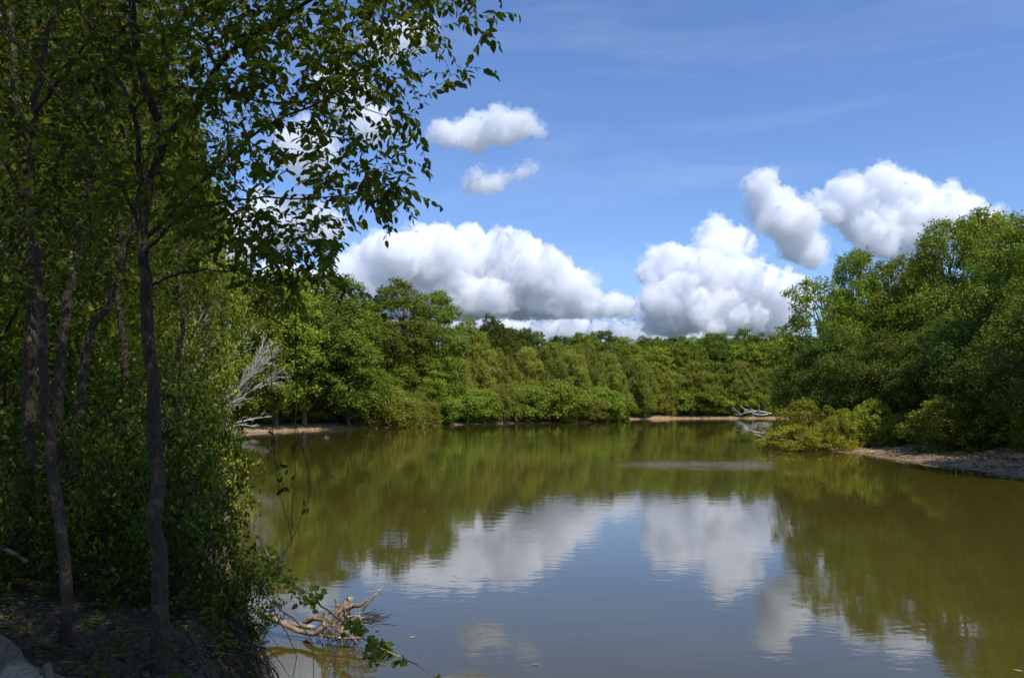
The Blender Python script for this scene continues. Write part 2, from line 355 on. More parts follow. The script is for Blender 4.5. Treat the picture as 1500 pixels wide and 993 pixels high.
# a light breeze ruffles one patch in mid river, a faint current elsewhere
st_ = N(nt, 'Mapping'); st_.inputs['Scale'].default_value = (.10, .55, 1); L.new(g.outputs['Position'], st_.inputs[0])
ws = N(nt, 'TexNoise', i_Scale=1.0, i_Detail=5.0, i_Roughness=.65); L.new(st_.outputs[0], ws.inputs['Vector'])
def blob(cx, cy, ax, ay, soft=.35):
    dx = math_(nt, 'DIVIDE', math_(nt, 'SUBTRACT', sx.outputs['X'], cx), ax); dy = math_(nt, 'DIVIDE', math_(nt, 'SUBTRACT', sx.outputs['Y'], cy), ay)
    q = math_(nt, 'ADD', math_(nt, 'MULTIPLY', dx, dx), math_(nt, 'MULTIPLY', dy, dy))
    q = math_(nt, 'ADD', q, math_(nt, 'MULTIPLY_ADD', ws.outputs['Fac'], 5.0, -2.5))
    r = N(nt, 'MapRange'); r.inputs['From Min'].default_value = 1 + soft; r.inputs['From Max'].default_value = 1 - soft; L.new(q, r.inputs['Value'])
    return r.outputs[0]
PX, PY = P(1020, 680, 1)[0], 59.0
bz = math_(nt, 'MAXIMUM', math_(nt, 'MULTIPLY', blob(15.5, 58.5, 7.4, 4.8, .9), math_(nt, 'MULTIPLY_ADD', ws.outputs['Fac'], 5.0, -1.9, clamp=True)), math_(nt, 'MULTIPLY', blob(3.0, 100, 14, 9, .9), .35))
amp = math_(nt, 'MULTIPLY_ADD', bz, 18.0, 1.0)
cal = math_(nt, 'MULTIPLY_ADD', w3.outputs['Fac'], 1.2, .4)
h = math_(nt, 'ADD', math_(nt, 'MULTIPLY', w1.outputs['Fac'], .0034), math_(nt, 'MULTIPLY', math_(nt, 'MULTIPLY', w2.outputs['Fac'], .0011), amp))
h = math_(nt, 'MULTIPLY', h, cal)
b = N(nt, 'Bump', i_Strength=1.0, i_Distance=1.0); L.new(h, b.inputs['Height'])
p = N(nt, 'BsdfPrincipled', i_Roughness=.03, i_IOR=1.6)
p.inputs['Base Color'].default_value = (.062, .050, .009, 1)
L.new(b.outputs[0], p.inputs['Normal']); L.new(p.outputs[0], out.inputs[0])
V = np.array([(-300, -200, 0), (420, -200, 0), (420, 400, 0), (-300, 400, 0)], float)
tag(mesh_obj('river_water', V, np.array([[0, 1, 2, 3]]), m), kind='structure')
# ------------------------------------------------------------------ leaf and bark materials
M = {}
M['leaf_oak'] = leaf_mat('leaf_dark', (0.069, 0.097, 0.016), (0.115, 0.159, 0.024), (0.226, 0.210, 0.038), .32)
M['leaf_mid'] = leaf_mat('leaf_mid', (0.110, 0.149, 0.018), (0.186, 0.241, 0.028), (0.357, 0.304, 0.044), .34)
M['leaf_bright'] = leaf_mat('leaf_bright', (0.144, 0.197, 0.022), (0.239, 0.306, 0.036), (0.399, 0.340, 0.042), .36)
M['leaf_willow'] = leaf_mat('leaf_willow', (0.158, 0.180, 0.032), (0.260, 0.281, 0.044), (0.331, 0.281, 0.074), .36, .22)
M['leaf_yellow'] = leaf_mat('leaf_yellow', (.165, .18, .02), (.27, .28, .03), (.34, .26, .03), .38)
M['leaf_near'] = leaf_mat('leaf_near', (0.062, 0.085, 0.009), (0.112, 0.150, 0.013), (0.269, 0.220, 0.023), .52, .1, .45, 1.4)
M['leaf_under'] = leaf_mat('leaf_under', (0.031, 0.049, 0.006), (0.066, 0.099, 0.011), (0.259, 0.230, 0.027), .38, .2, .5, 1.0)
M['bark'] = bark_mat('bark_brown', (.022, .014, .006), (.085, .057, .028), (.16, .125, .075), 26, .60, 1.0)
M['bark_far'] = bark_mat('bark_far', (.07, .055, .04), (.2, .165, .13), (.34, .31, .27), 4)
M['dead'] = bark_mat('dead_wood', (.36, .31, .25), (.54, .49, .41), (.64, .6, .52), 6, .5)
M['drift'] = bark_mat('drift_wood', (.14, .09, .05), (.33, .24, .15), (.45, .37, .26), 20, .55)
rs = np.random.RandomState
def sph(rng, n):
    v = rng.normal(size=(n, 3)); return v / np.linalg.norm(v, axis=1)[:, None]
# ------------------------------------------------------------------ far and middle trees
def make_tree(seed, H, W, kind='round', nclump=60, per=260, card=.3, leafm='leaf_mid', low=.12, name='broadleaf_tree', tips=1, gap=0.0, fit=False, holes=0.0, narrow=None):
    """trunk with limbs that reach every leaf clump; crown = small leaf blades spread through the clumps"""
    rng = np.random.default_rng(seed)
    root = empty(name)
    prof = {'round': ([0, .12, .35, .6, .82, 1], [.35, .8, 1.0, .92, .6, .12]),
            'tall': ([0, .15, .4, .7, .88, 1], [.5, .85, .95, 1.0, .72, .25]),
            'willow': ([0, .15, .4, .7, .9, 1], [.75, 1, .95, .8, .5, .15]),
            'bush': ([0, .2, .5, .8, 1], [.9, 1.0, .9, .6, .2]),
            'open': ([0, .2, .45, .7, .9, 1], [.45, .8, 1.0, .85, .55, .2])}[kind]
    C = []; tries = 0
    lean = rng.normal(size=2) * .04 * H
    lobes = [(rng.random() * 2 * PI, rng.random() * .35) for _ in range(4)]
    tipc = [((rng.random() - .5) * W * .5, (rng.random() - .5) * W * .5, .72 + .28 * rng.random()) for _ in range(tips)]
    while len(C) < nclump and tries < 9000:
        tries += 1
        t = rng.random() ** .8; a = rng.random() * 2 * PI
        rr = np.interp(t, *prof) * W / 2 * (1 + sum(k * math.cos(a - p0) for p0, k in lobes) * .35)
        q = rr * (.3 + .62 * math.sqrt(rng.random()))
        c = np.array((math.cos(a) * q + lean[0] * t, math.sin(a) * q + lean[1] * t, H * (low + (1 - low) * t * .95)))
        if tips > 1 and t > .62:
            k = min(math.hypot(c[0] - x, c[1] - y) / (W * .3) + max(0, t - z) * 5 for x, y, z in tipc)
            if k > 1: continue
        rc = W * (.095 + .075 * rng.random()) * (1.15 if t < .6 else .9)
        if kind == 'bush': rc *= 1.25
        if any(np.linalg.norm((c - d) * (1, 1, .8)) < (rc + r) * .48 for d, r in C): continue
        C.append((c, rc))
    pos = []; nr = []
    for c, rc in C:
        n = int(per * (rc / (W * .12)) ** 2 * (1 - gap * rng.random()))
        # every clump is itself a cluster of small sprays
        ns = max(5, n // 22)
        u = sph(rng, ns); u[:, 2] = np.where(u[:, 2] < -.35, -u[:, 2] * .8, u[:, 2]); u = unit(u)
        if kind == 'willow': sc = np.array((.95, .95, 1.2))
        elif kind == 'bush': sc = np.array((.95, .95, 1.0))
        else: sc = np.array((1.0, 1.0, .88))
        rad_ = rc * (.55 + .5 * rng.random((ns, 1)) ** .6)
        sp = c + u * rad_ * sc
        k = max(2, n // ns)
        q = np.repeat(sp, k, 0); uu = np.repeat(u, k, 0)
        off = rng.normal(size=(len(q), 3)) * rc * .17
        if kind == 'willow': off *= (.8, .8, 1.4)
        pos.append(q + off); nr.append(unit(uu * 1.0 + rng.normal(size=(len(q), 3)) * .5 + (0, 0, .25)))
    pos = np.concatenate(pos); nr = np.concatenate(nr)
    if holes > 0:
        f = 9.0 / W; kp = vnoise(pos[:, 0] * f + pos[:, 2] * f * .9, pos[:, 1] * f - pos[:, 2] * f * .7, seed) > holes; pos = pos[kp]; nr = nr[kp]
    if kind == 'willow': d = rng.normal(size=pos.shape) * .8 + (0, 0, -.1); Wd = .34
    else: d = rng.normal(size=pos.shape) + (0, 0, -.3); Wd = .72
    if narrow: Wd = narrow
    L_ = card * (.65 + .7 * rng.random(len(pos)))
    V, F = leaves(pos, d, nr, L_, L_ * Wd, .12)
    crown = mesh_obj('crown', V, F, M[leafm], root)
    mb = MB(); lt = MB()
    th = H * .8 if kind != 'bush' else H * .45
    r0 = max(.05, H * .014)
    tp = np.array([(lean[0] * t + .02 * H * math.sin(3 * t + seed), lean[1] * t + .02 * H * math.cos(2.3 * t + seed), H * .8 * t - .3 * (t == 0)) for t in np.linspace(0, 1, 9)])
    if kind == 'bush': tp = tp[:5] * (1, 1, .8)
    mb.tube(tp, np.linspace(r0, r0 * .3, len(tp)), 7)
    order = list(range(len(C))); rng.shuffle(order)
    for ci in order[:min(len(C), 34)]:
        c, rc = C[ci]
        k = int(np.clip((c[2] / H - .22) / .8 * len(tp), 1 if kind != 'bush' else 0, len(tp) - 1)); s = tp[k]
        mid = (s + c) / 2 + np.array((0, 0, -.04 * H)) + rng.normal(size=3) * .015 * H
        t = np.linspace(0, 1, 6)[:, None]
        pts = s * (1 - t) ** 2 + mid * 2 * t * (1 - t) + c * t ** 2
        mb.tube(pts, np.linspace(r0 * .38, r0 * .08, 6), 5)
    mb.obj('trunk', M['bark' if leafm in ('leaf_under', 'leaf_near') else 'bark_far'], root)
    if fit:
        root['_W'] = float(np.percentile(np.abs(pos[:, :2]), 97)) * 2; root['_H'] = float(np.percentile(pos[:, 2], 99.5))
    else: root['_H'] = H; root['_W'] = W
    return root
PROTO = {}
def proto(key, **kw):
    PROTO[key] = [make_tree(**dict(kw, seed=kw['seed'] + i * 17)) for i in range(kw.pop('n', 2))] if False else None
def protos(key, n, **kw):
    PROTO[key] = [make_tree(seed=kw['seed'] + i * 17, **{k: v for k, v in kw.items() if k != 'seed'}) for i in range(n)]
    for o in PROTO[key]: o['_free'] = 1
protos('skyline', 3, seed=100, H=24, W=13, kind='round', nclump=70, per=360, card=.36, leafm='leaf_oak', low=.2, fit=True, holes=.12)
protos('mid', 4, seed=200, H=20, W=12, kind='round', nclump=80, per=420, card=.31, leafm='leaf_mid', low=.12, fit=True, holes=.15)
protos('bright', 3, seed=300, H=20, W=11, kind='open', nclump=75, per=400, card=.31, leafm='leaf_bright', low=.1, fit=True, holes=.15)
protos('tall', 2, seed=350, H=26, W=12, kind='tall', nclump=90, per=380, card=.31, leafm='leaf_mid', low=.14, tips=4, fit=True, holes=.1)
protos('willow', 4, seed=400, H=13, W=8.5, kind='willow', nclump=60, per=430, card=.32, leafm='leaf_willow', low=.06, name='willow_tree', fit=True, holes=.1)
protos('shrub', 4, seed=500, H=6, W=8, kind='open', nclump=50, per=420, card=.25, leafm='leaf_bright', low=.02, name='willow_shrub', fit=True, holes=.12)
protos('wshrub', 3, seed=540, H=7, W=8.5, kind='willow', nclump=44, per=420, card=.27, leafm='leaf_willow', low=.02, name='willow_shrub', fit=True, holes=.1)
protos('bigr', 3, seed=600, H=22, W=13, kind='open', nclump=78, per=640, card=.26, leafm='leaf_bright', low=.1, tips=3, gap=.4, fit=True, holes=.2)
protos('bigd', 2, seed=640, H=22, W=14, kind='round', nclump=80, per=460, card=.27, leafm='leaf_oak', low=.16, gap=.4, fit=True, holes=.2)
protos('airy', 1, seed=680, H=22, W=11, kind='open', nclump=70, per=250, card=.3, leafm='leaf_bright', low=.2, tips=3, gap=.6, fit=True)
protos('ybush', 2, seed=700, H=5, W=6.5, kind='open', nclump=34, per=330, card=.17, leafm='leaf_yellow', low=.02, name='leaning_bush', gap=.5, fit=True, holes=.22)
protos('gbush', 2, seed=740, H=5, W=6.5, kind='open', nclump=40, per=360, card=.19, leafm='leaf_bright', low=.02, name='bank_bush', gap=.4, fit=True, holes=.2)
prn = random.Random(4)
def put(key, px, Y, top, wpx, label, group=None, cat='tree', var=None, dz=-.25, squash=None):
    """one tree of a kind: foot at the ground under (px, Y), top at height row `top`, crown wpx photo pixels wide"""
    lst = PROTO[key]; src = lst[prn.randrange(len(lst)) if var is None else var % len(lst)]
    if src.get('_free'):
        o = src; del o['_free']
    else: o = copy_tree(src)
    x = P(px, 590, Y)[0]; z = ground_pt(x, Y)[2]; z = max(z, -.3)
    Ht = P(px, top, Y)[2] - z; Wt = wpx / FPX * Y
    o.location = (x, Y, z + dz); o.rotation_euler = (0, 0, prn.random() * 6.28)
    sw = Wt / o['_W']; shh = (Ht - dz) / o['_H'] * 1.03
    if key in ('bushy', 'ferny', 'ylow'): sw = max(sw, shh / 1.5)
    o.scale = (sw, sw, shh)
    tag(o, label, cat, group)
    return o
ORD = ['first', 'second', 'third', 'fourth', 'fifth', 'sixth', 'seventh', 'eighth', 'ninth', 'tenth', 'eleventh', 'twelfth', 'thirteenth', 'fourteenth', 'fifteenth', 'sixteenth', 'seventeenth', 'eighteenth', 'nineteenth', 'twentieth',
       'twenty-first', 'twenty-second', 'twenty-third', 'twenty-fourth', 'twenty-fifth', 'twenty-sixth', 'twenty-seventh', 'twenty-eighth', 'twenty-ninth', 'thirtieth']
# the tall wood at the bend, behind the dead branches
G = 'tall trees of the wood at the river bend'
put('bright', 405, 131, 406, 118, 'yellow-green airy tree behind the bleached dead branches', G)
put('mid', 490, 146, 412, 130, 'domed green tree between the airy tree and the twin-topped pair', G, var=0)
put('skyline', 446, 136, 464, 150, 'broad dark rounded tree hanging low over the sand strip', G, var=0)
put('mid', 512, 141, 490, 116, 'dark tree with low skirts just left of the first yellowish willow', G, var=1)
put('tall', 588, 160, 420, 104, 'tallest tree of the bend, left one of the twin-topped pair', G, var=0)
put('tall', 642, 166, 434, 84, 'tall narrow-topped tree, right one of the twin-topped pair', G, var=1)
put('mid', 545, 165, 455, 80, 'shorter dark tree tucked left of the twin-topped pair', G, var=2)
put('bright', 606, 162, 522, 84, 'leafy pale green tree low in front of the twin-topped pair', G)
put('mid', 330, 124, 392, 130, 'sunlit green tree showing right of the near trunk', G, var=1)
put('mid', 372, 127, 496, 100, 'low spreading tree directly behind the bleached dead branches', G, var=0)
put('mid', 560, 150, 545, 80, 'small shaded tree on the sand strip under the tallest tree', G, var=2)
put('mid', 690, 192, 474, 70, 'bright domed tree right of the twin-topped pair', G, var=2)
put('skyline', 722, 205, 470, 66, 'dark round crown standing above the start of the willow row', G, var=0)
put('skyline', 768, 230, 486, 40, 'small dark pointed crown rising above the willow row', G, var=2)
# skyline behind the willows
G = 'tree crowns along the far skyline'
sk = [(748, 236, 483), (790, 240, 492), (818, 262, 496), (850, 245, 494), (880, 262, 492), (912, 258, 497), (942, 270, 500), (968, 255, 499), (1000, 248, 495), (1030, 268, 498), (1056, 255, 491), (1086, 270, 489), (1112, 256, 496), (1140, 268, 497), (1170, 262, 492)]
for k, (px, Y, top) in enumerate(sk):
    key = ['skyline', 'mid', 'skyline', 'bright', 'skyline', 'mid'][k % 6]
    put(key, px, Y, top + prn.uniform(-2, 3), prn.uniform(62, 84), 'rounded crown on the far skyline, %s from its left end' % ORD[k], G)
G = 'middle row of trees behind the willows'
md = [(775, 215, 512), (815, 222, 508), (852, 226, 514), (890, 232, 510), (925, 240, 508), (958, 240, 512), (990, 244, 508), (1022, 244, 512), (1052, 246, 506), (1082, 248, 510), (1112, 246, 506), (1142, 246, 510)]
for k, (px, Y, top) in enumerate(md):
    key = ['bright', 'mid', 'mid', 'skyline', 'bright'][k % 5]
    put(key, px, Y, top, prn.uniform(50, 66), 'green crown in the row between willows and skyline, %s from the left' % ORD[k], G)
G = 'feathery willows along the far bank'
wl = [(668, 184, 525), (700, 190, 507), (735, 193, 512), (768, 196, 514), (800, 199, 512), (835, 205, 520), (862, 212, 516), (893, 220, 526), (925, 226, 530), (955, 236, 528), (985, 240, 534), (1015, 241, 530), (1048, 243, 536), (1078, 242, 532), (1108, 243, 536), (1140, 242, 530)]
for k, (px, Y, top) in enumerate(wl):
    put('willow', px, Y, top + prn.uniform(-9, 6), prn.uniform(50, 66), 'feathery olive-green willow on the far bank, %s from the bend' % ORD[k], G, var=k)
G = 'round shrubs at the far waterline'
sb = [(568, 146, 562, 78), (606, 152, 570, 72), (640, 161, 570, 60), (672, 170, 572, 62), (705, 174, 572, 58), (740, 177, 568, 62), (778, 181, 564, 66), (815, 184, 560, 64), (848, 187, 574, 58), (880, 193, 570, 60), (905, 202, 576, 50),
      (935, 227, 572, 48), (965, 232, 566, 50), (995, 236, 570, 46), (1025, 236, 562, 52), (1055, 237, 574, 44), (1082, 238, 566, 46), (1112, 238, 556, 50), (1140, 238, 560, 50)]
for k, (px, Y, top, wd) in enumerate(sb):
    key = 'wshrub' if k in (0, 1, 5, 8, 12) else 'shrub'
    put(key, px, Y + (1.5 if k < 11 else 4.0), top + prn.uniform(-7, 7), wd * prn.uniform(1.0, 1.35), 'rounded green shrub at the far waterline, %s from the bend' % ORD[k], G, 'shrub')
# right bank
G = 'big trees on the right bank'
put('airy', 1205, 88, 418, 110, 'airy tree leaning left at the river end of the right bank', G)
put('bigr', 1258, 94, 380, 96, 'round-topped tree with a separate small crown on the right bank', G, var=0)
put('bigr', 1318, 92, 388, 120, 'broad dense tree between the round-topped tree and the tallest one', G, var=1)
put('bigr', 1402, 86, 338, 140, 'tall ragged tree just left of the tallest on the right bank', G, var=2)
put('bigr', 1462, 78, 322, 150, 'tallest bright tree on the right bank', G, var=0)
put('bigr', 1545, 66, 330, 190, 'large tree cut by the right edge above the sand bar', G, var=1)
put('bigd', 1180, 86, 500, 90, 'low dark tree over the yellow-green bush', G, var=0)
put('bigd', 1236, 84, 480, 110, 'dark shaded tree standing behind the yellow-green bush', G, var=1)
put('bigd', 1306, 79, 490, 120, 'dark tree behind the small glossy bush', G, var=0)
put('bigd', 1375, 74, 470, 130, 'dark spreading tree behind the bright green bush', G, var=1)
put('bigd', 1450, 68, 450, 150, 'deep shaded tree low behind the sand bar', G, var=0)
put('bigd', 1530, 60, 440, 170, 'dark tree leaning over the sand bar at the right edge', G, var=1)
put('mid', 1350, 112, 395, 120, 'hidden tree filling the gap behind the broad dense tree', G)
put('mid', 1240, 112, 450, 100, 'tree behind the airy leaning tree', G)
put('bigd', 1620, 50, 380, 260, 'tree beyond the right edge whose boughs shade the sand bar', G, var=0)
put('bigr', 1720, 46, 300, 300, 'tree well right of the sand bar', G, var=2)
b1 = put('ybush', 1180, 80, 588, 84, 'yellow-green bush leaning out over the water', None, 'bush', 0, dz=-.6)
b2 = put('ybush', 1226, 75, 602, 58, 'smaller yellow-green bush on the tip of the right bank', None, 'bush', 1)
b3 = put('ybush', 1170, 76, 626, 96, 'lowest yellow bush with its twigs trailing in the river', None, 'bush', 0, dz=-.4)
put('gbush', 1275, 76, 588, 70, 'small glossy bush between the yellow bushes and the sand', None, 'bush', 0)
put('gbush', 1385, 65.5, 586, 112, 'bright green bush at the back of the sand bar', None, 'bush', 1)
put('gbush', 1450, 64, 596, 74, 'green bush right of the brightest one on the sand bar', None, 'bush', 0)
put('gbush', 1505, 61, 612, 80, 'low bush at the right edge of the sand bar', None, 'bush', 1)
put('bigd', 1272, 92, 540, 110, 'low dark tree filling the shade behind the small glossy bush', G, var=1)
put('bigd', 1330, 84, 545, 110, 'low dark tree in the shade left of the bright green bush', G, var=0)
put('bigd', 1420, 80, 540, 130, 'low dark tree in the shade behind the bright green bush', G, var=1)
put('gbush', 1318, 74, 606, 60, 'shaded bush between the glossy bush and the bright green bush', None, 'bush', 1)
put('gbush', 1236, 78.5, 612, 60, 'shaded bush at the water behind the smaller yellow-green bush', None, 'bush', 0)
G = 'shaded bushes under the trees of the bend'
for k, (px, Y, top, wd) in enumerate([(415, 138, 588, 70), (455, 141, 586, 70), (500, 151, 590, 70), (375, 132, 586, 60), (340, 128, 584, 60)]):
    put('shrub', px, Y, top, wd, 'dark bush in the shade under the trees of the bend, %s from the right' % ORD[[2, 1, 0, 3, 4][k]], G, 'bush')
# woods behind everything, one mass
def wood_mass():
    rng = np.random.default_rng(77); pos = []; nr = []
    for k in range(330):
        a = R(rng.uniform(-75, 75)); r = rng.uniform(270, 420)
        if a < R(-12): r = rng.uniform(175, 330)
        x, y = math.sin(a) * r, math.cos(a) * r
        if sdist([x], [y])[0] < 12: continue
        top = rng.uniform(19, 24) * (1 if a > R(-12) else 1.1); z = 3
        n = 260; u = sph(rng, n); u[:, 2] = np.abs(u[:, 2])
        c = np.array((x, y, z + top * .35)); q = c + u * (6.5, 6.5, top * .65) * (1 + .18 * rng.random((n, 1)))
        pos.append(q); nr.append(unit(u + rng.normal(size=(n, 3)) * .4))
    pos = np.concatenate(pos); nr = np.concatenate(nr)
    V, F = leaves(pos, rng.normal(size=pos.shape), nr, 1.6 * np.ones(len(pos)), 1.3 * np.ones(len(pos)), .1)
    tag(mesh_obj('distant_woods', V, F, M['leaf_oak']), kind='stuff')
wood_mass()
# ------------------------------------------------------------------ near trees: skeleton limbs grown out to many twig ends
def smooth_path(pts, n=None, jit=0.0, rng=None):
    pts = np.asarray(pts, float); k = len(pts)
    if n is None: n = k * 5
    if k == 2: t = np.linspace(0, 1, n)[:, None]; q = pts[0] * (1 - t) + pts[1] * t
    else:
        e = np.concatenate([[2 * pts[0] - pts[1]], pts, [2 * pts[-1] - pts[-2]]]); q = []
        for u in np.linspace(0, k - 1 - 1e-6, n):
            i = int(u); f = u - i; p0, p1, p2, p3 = e[i:i + 4]
            q.append(.5 * (2 * p1 + (p2 - p0) * f + (2 * p0 - 5 * p1 + 4 * p2 - p3) * f * f + (3 * p1 - p0 - 3 * p2 + p3) * f ** 3))
        q = np.array(q)
    if jit and rng is not None:
        j = rng.normal(size=q.shape) * jit; j[0] = 0; q = q + j
    return q
def pp(lst): return [P(a, b, c) for a, b, c in lst]
class Grow:
    def __init__(s, seed): s.rng = np.random.default_rng(seed); s.nodes = []; s.rads = []; s.lims = []
    def limb(s, pts, r0, r1, n=None, jit=.006, k=8):
        q = smooth_path(pts, n, jit, s.rng); r = np.linspace(r0, r1, len(q))
        s.nodes += list(q); s.rads += list(r); s.lims.append((q, r, k)); return q
    def reach(s, targets, droop=.10, sub=3, every=.12):
        """twigs from the nearest wood to each target; returns the leafing twigs"""
        rng = s.rng; tw = []; NA = np.array(s.nodes); RA = np.array(s.rads)
        T = np.asarray(targets); D = np.array([np.min(np.linalg.norm(NA - t, axis=1)) for t in T])
        for ti in np.argsort(D):
            t = T[ti]; d = np.linalg.norm((NA - t) * (1, 1, 1.15), axis=1) + (NA[:, 2] > t[2]) * .12; k = int(np.argmin(d)); a = NA[k]; ln = np.linalg.norm(t - a)
            if ln < .04: continue
            n = max(4, int(ln / every) + 2); u = np.linspace(0, 1, n)[:, None]
            bend = rng.normal(size=3) * .12 * ln + np.array((0, 0, droop * ln * 1.2))
            q = a * (1 - u) + t * u + bend * 4 * u * (1 - u) * .5 + rng.normal(size=(n, 3)) * .006 * (u > 0)
            r0 = min(RA[k] * .7, .0025 + .0075 * ln); rr = np.linspace(r0, .0014, n)
            tw.append((q, rr)); NA = np.concatenate([NA, q[1:]]); RA = np.concatenate([RA, rr[1:]])
        out = list(tw)
        for q, rr in tw:
            n = len(q)
            for j in range(sub):
                i = rng.integers(max(1, n // 3), n); T_ = unit(q[min(i + 0, n - 1)] - q[i - 1])
                d = unit(T_ * .6 + rng.normal(size=3) * .6 + (0, 0, -.12)); l = rng.uniform(.12, .34)
                u = np.linspace(0, 1, 4)[:, None]
                w = q[i] + d * l * u + np.array((0, 0, -.25 * l)) * u ** 2
                out.append((w, np.linspace(.0016, .001, 4)))
        return tw, out
def twig_leaves(rng, twigs, gap, L, W, last=.55, droop=.6, detail=True, fold=.12, up=.7):
    ps = []; ds = []; ns = []
    for q, rr in twigs:
        seg = np.linalg.norm(np.diff(q, axis=0), axis=1); cum = np.concatenate([[0], np.cumsum(seg)]); tot = cum[-1]
        s0 = max(0, tot - last); m = max(1, int((tot - s0) / gap)); ss = np.linspace(s0, tot, m + 1)[1:] + rng.normal(size=m) * gap * .2
        for c in range(3): pass
        p = np.stack([np.interp(ss, cum, q[:, c]) for c in range(3)], 1)
        T = unit(np.gradient(q, axis=0)); tt = np.stack([np.interp(ss, cum, T[:, c]) for c in range(3)], 1)
        side = unit(np.cross(tt, (0, 0, 1.0))) * (np.where(np.arange(m) % 2 == 0, 1, -1)[:, None])
        ps.append(p); ds.append(unit(tt * .55 + side * .7 + rng.normal(size=(m, 3)) * .3 + (0, 0, -droop))); ns.append(rng.normal(size=(m, 3)) * .5 + (0, 0, up))
    ps = np.concatenate(ps); ds = np.concatenate(ds); ns = np.concatenate(ns); l = L * (.45 + 1.0 * rng.random(len(ps)) ** 1.3)
    return leaves(ps, ds, ns, l, l * W, fold, detail)
def in_poly(x, y, poly):
    ins = False; n = len(poly)
    for i in range(n):
        a = poly[i]; b = poly[(i + 1) % n]
        if (a[1] > y) != (b[1] > y) and x < (b[0] - a[0]) * (y - a[1]) / (b[1] - a[1]) + a[0]: ins = not ins
    return ins
def cloud_targets(rng, poly, n, y0, y1):
    xs = [p[0] for p in poly]; ys = [p[1] for p in poly]; out = []
    while len(out) < n:
        x, y = rng.uniform(min(xs), max(xs)), rng.uniform(min(ys), max(ys))
        if in_poly(x, y, poly): out.append(P(x, y, rng.uniform(y0, y1)))
    return out
def gz_of(px, Y): return ground_pt(P(px, 590, Y)[0], Y)[2]
# ---- the main tree
g = Grow(11)
z0 = gz_of(238, 6.2)
foot = P(238, 900, 6.2); foot[2] = z0 - .15
trunk = g.limb([foot] + pp([(234, 830, 6.2), (227, 765, 6.2), (231, 690, 6.2), (224, 620, 6.2), (225, 560, 6.2), (216, 490, 6.2), (214, 420, 6.2), (209, 350, 6.2), (213, 300, 6.2), (222, 262, 6.2)]), 0.060, .038, 44, .005)
trunk_lims = list(g.lims); g.lims = []
g.limb(pp([(222, 262, 6.2), (238, 205, 6.15), (214, 130, 6.0), (199, 60, 5.9), (190, -60, 5.8), (200, -240, 5.7)]), .042, .02, 30)
g.limb(pp([(226, 250, 6.2), (250, 195, 6.1), (290, 150, 6.0), (312, 105, 5.9), (352, 62, 5.7), (420, 20, 5.5), (520, -40, 5.3), (640, -130, 5.2)]), .030, .010, 30)
g.limb(pp([(211, 320, 6.2), (203, 250, 6.2), (196, 165, 6.2), (150, 75, 6.15), (105, -20, 6.1), (70, -160, 6.0)]), .024, .012, 26)
g.limb(pp([(213, 350, 6.2), (262, 300, 6.25), (322, 240, 6.2), (400, 180, 6.0), (480, 145, 5.8), (545, 118, 5.6)]), .020, .004, 24)
g.limb(pp([(216, 425, 6.2), (252, 405, 6.3), (300, 395, 6.2), (345, 398, 6.1), (400, 372, 6.0), (460, 385, 5.9)]), .013, .003, 20)
g.limb(pp([(196, 165, 6.2), (215, 142, 5.9), (258, 130, 5.6), (310, 130, 5.3), (380, 148, 5.1), (470, 150, 5.0), (560, 165, 5.0)]), .012, .003, 22)
g.limb(pp([(212, 375, 6.2), (250, 330, 6.0), (305, 300, 5.7), (380, 290, 5.5), (470, 290, 5.4), (560, 270, 5.3)]), .014, .003, 22)
g.limb(pp([(213, 355, 6.2), (160, 235, 6.1), (100, 160, 5.9), (50, 95, 5.7), (-30, 10, 5.5)]), .012, .007, 20)
g.limb([P(200, -240, 5.7), (-3.3, 4.6, 10.2), (-2.6, 3.4, 11.6), (-1.6, 2.4, 12.6)], .022, .008, 20)  # limbs above the view that carry the added shade foliage
g.limb([P(520, -40, 5.3), (-.9, 4.2, 8.8), (-.5, 3.0, 9.8), (.2, 2.0, 10.6)], .014, .006, 16)
g.limb([P(105, -20, 6.1), (-4.2, 5.2, 9.0), (-4.8, 4.0, 10.4)], .014, .006, 14)
rng = g.rng
upper = [np.array((rng.uniform(-6.5, -.8), rng.uniform(.6, 6.4), rng.uniform(9.0, 13.2))) for _ in range(70)]  # unseen overhead foliage, added to keep sun off the undergrowth
reg = [(235, -230), (780, -230), (715, 0), (640, 40), (592, 110), (588, 200), (600, 290), (520, 310), (490, 400), (420, 385), (340, 350), (250, 340)]
T = cloud_targets(rng, reg, 400, 4.9, 7.0)
T += cloud_targets(rng, [(240, -60), (600, -60), (620, 60), (560, 130), (240, 150)], 90, 4.8, 6.2)
T += cloud_targets(rng, [(250, 300), (480, 300), (490, 405), (400, 430), (300, 400)], 44, 5.6, 6.6)
T += cloud_targets(rng, [(60, -230), (300, -230), (300, 300), (60, 330)], 60, 4.6, 7.0)
T += upper + [P(*t) for t in [(640, 125, 5.0), (668, 108, 5.0), (683, 98, 5.0), (600, 175, 5.0), (622, 150, 5), (705, 22, 5.2), (722, 32, 5.2), (712, 50, 5.2), (590, 240, 5.4), (608, 280, 5.4), (560, 290, 5.5), (505, 350, 5.8), (498, 405, 5.9), (512, 425, 5.9), (545, 310, 5.5), (470, 360, 5.8), (440, 410, 6.0)]]
tw, allt = g.reach(T, droop=.08, sub=2)
root = empty('elm_tree', tuple(foot)); root_loc = np.array(foot)
def sub_obj(mb, name, mat, root):
    V = np.concatenate(mb.V) - np.array(root.location); return mesh_obj(name, V, np.concatenate(mb.F4), mat, root, True)
mb = MB()
for q, r, k in trunk_lims:
    r = r.copy(); r[:5] *= np.array((1.5, 1.3, 1.15, 1.06, 1.02)); mb.tube(q, r, 14, rough=.10, rng=rng)
sub_obj(mb, 'trunk', M['bark'], root)
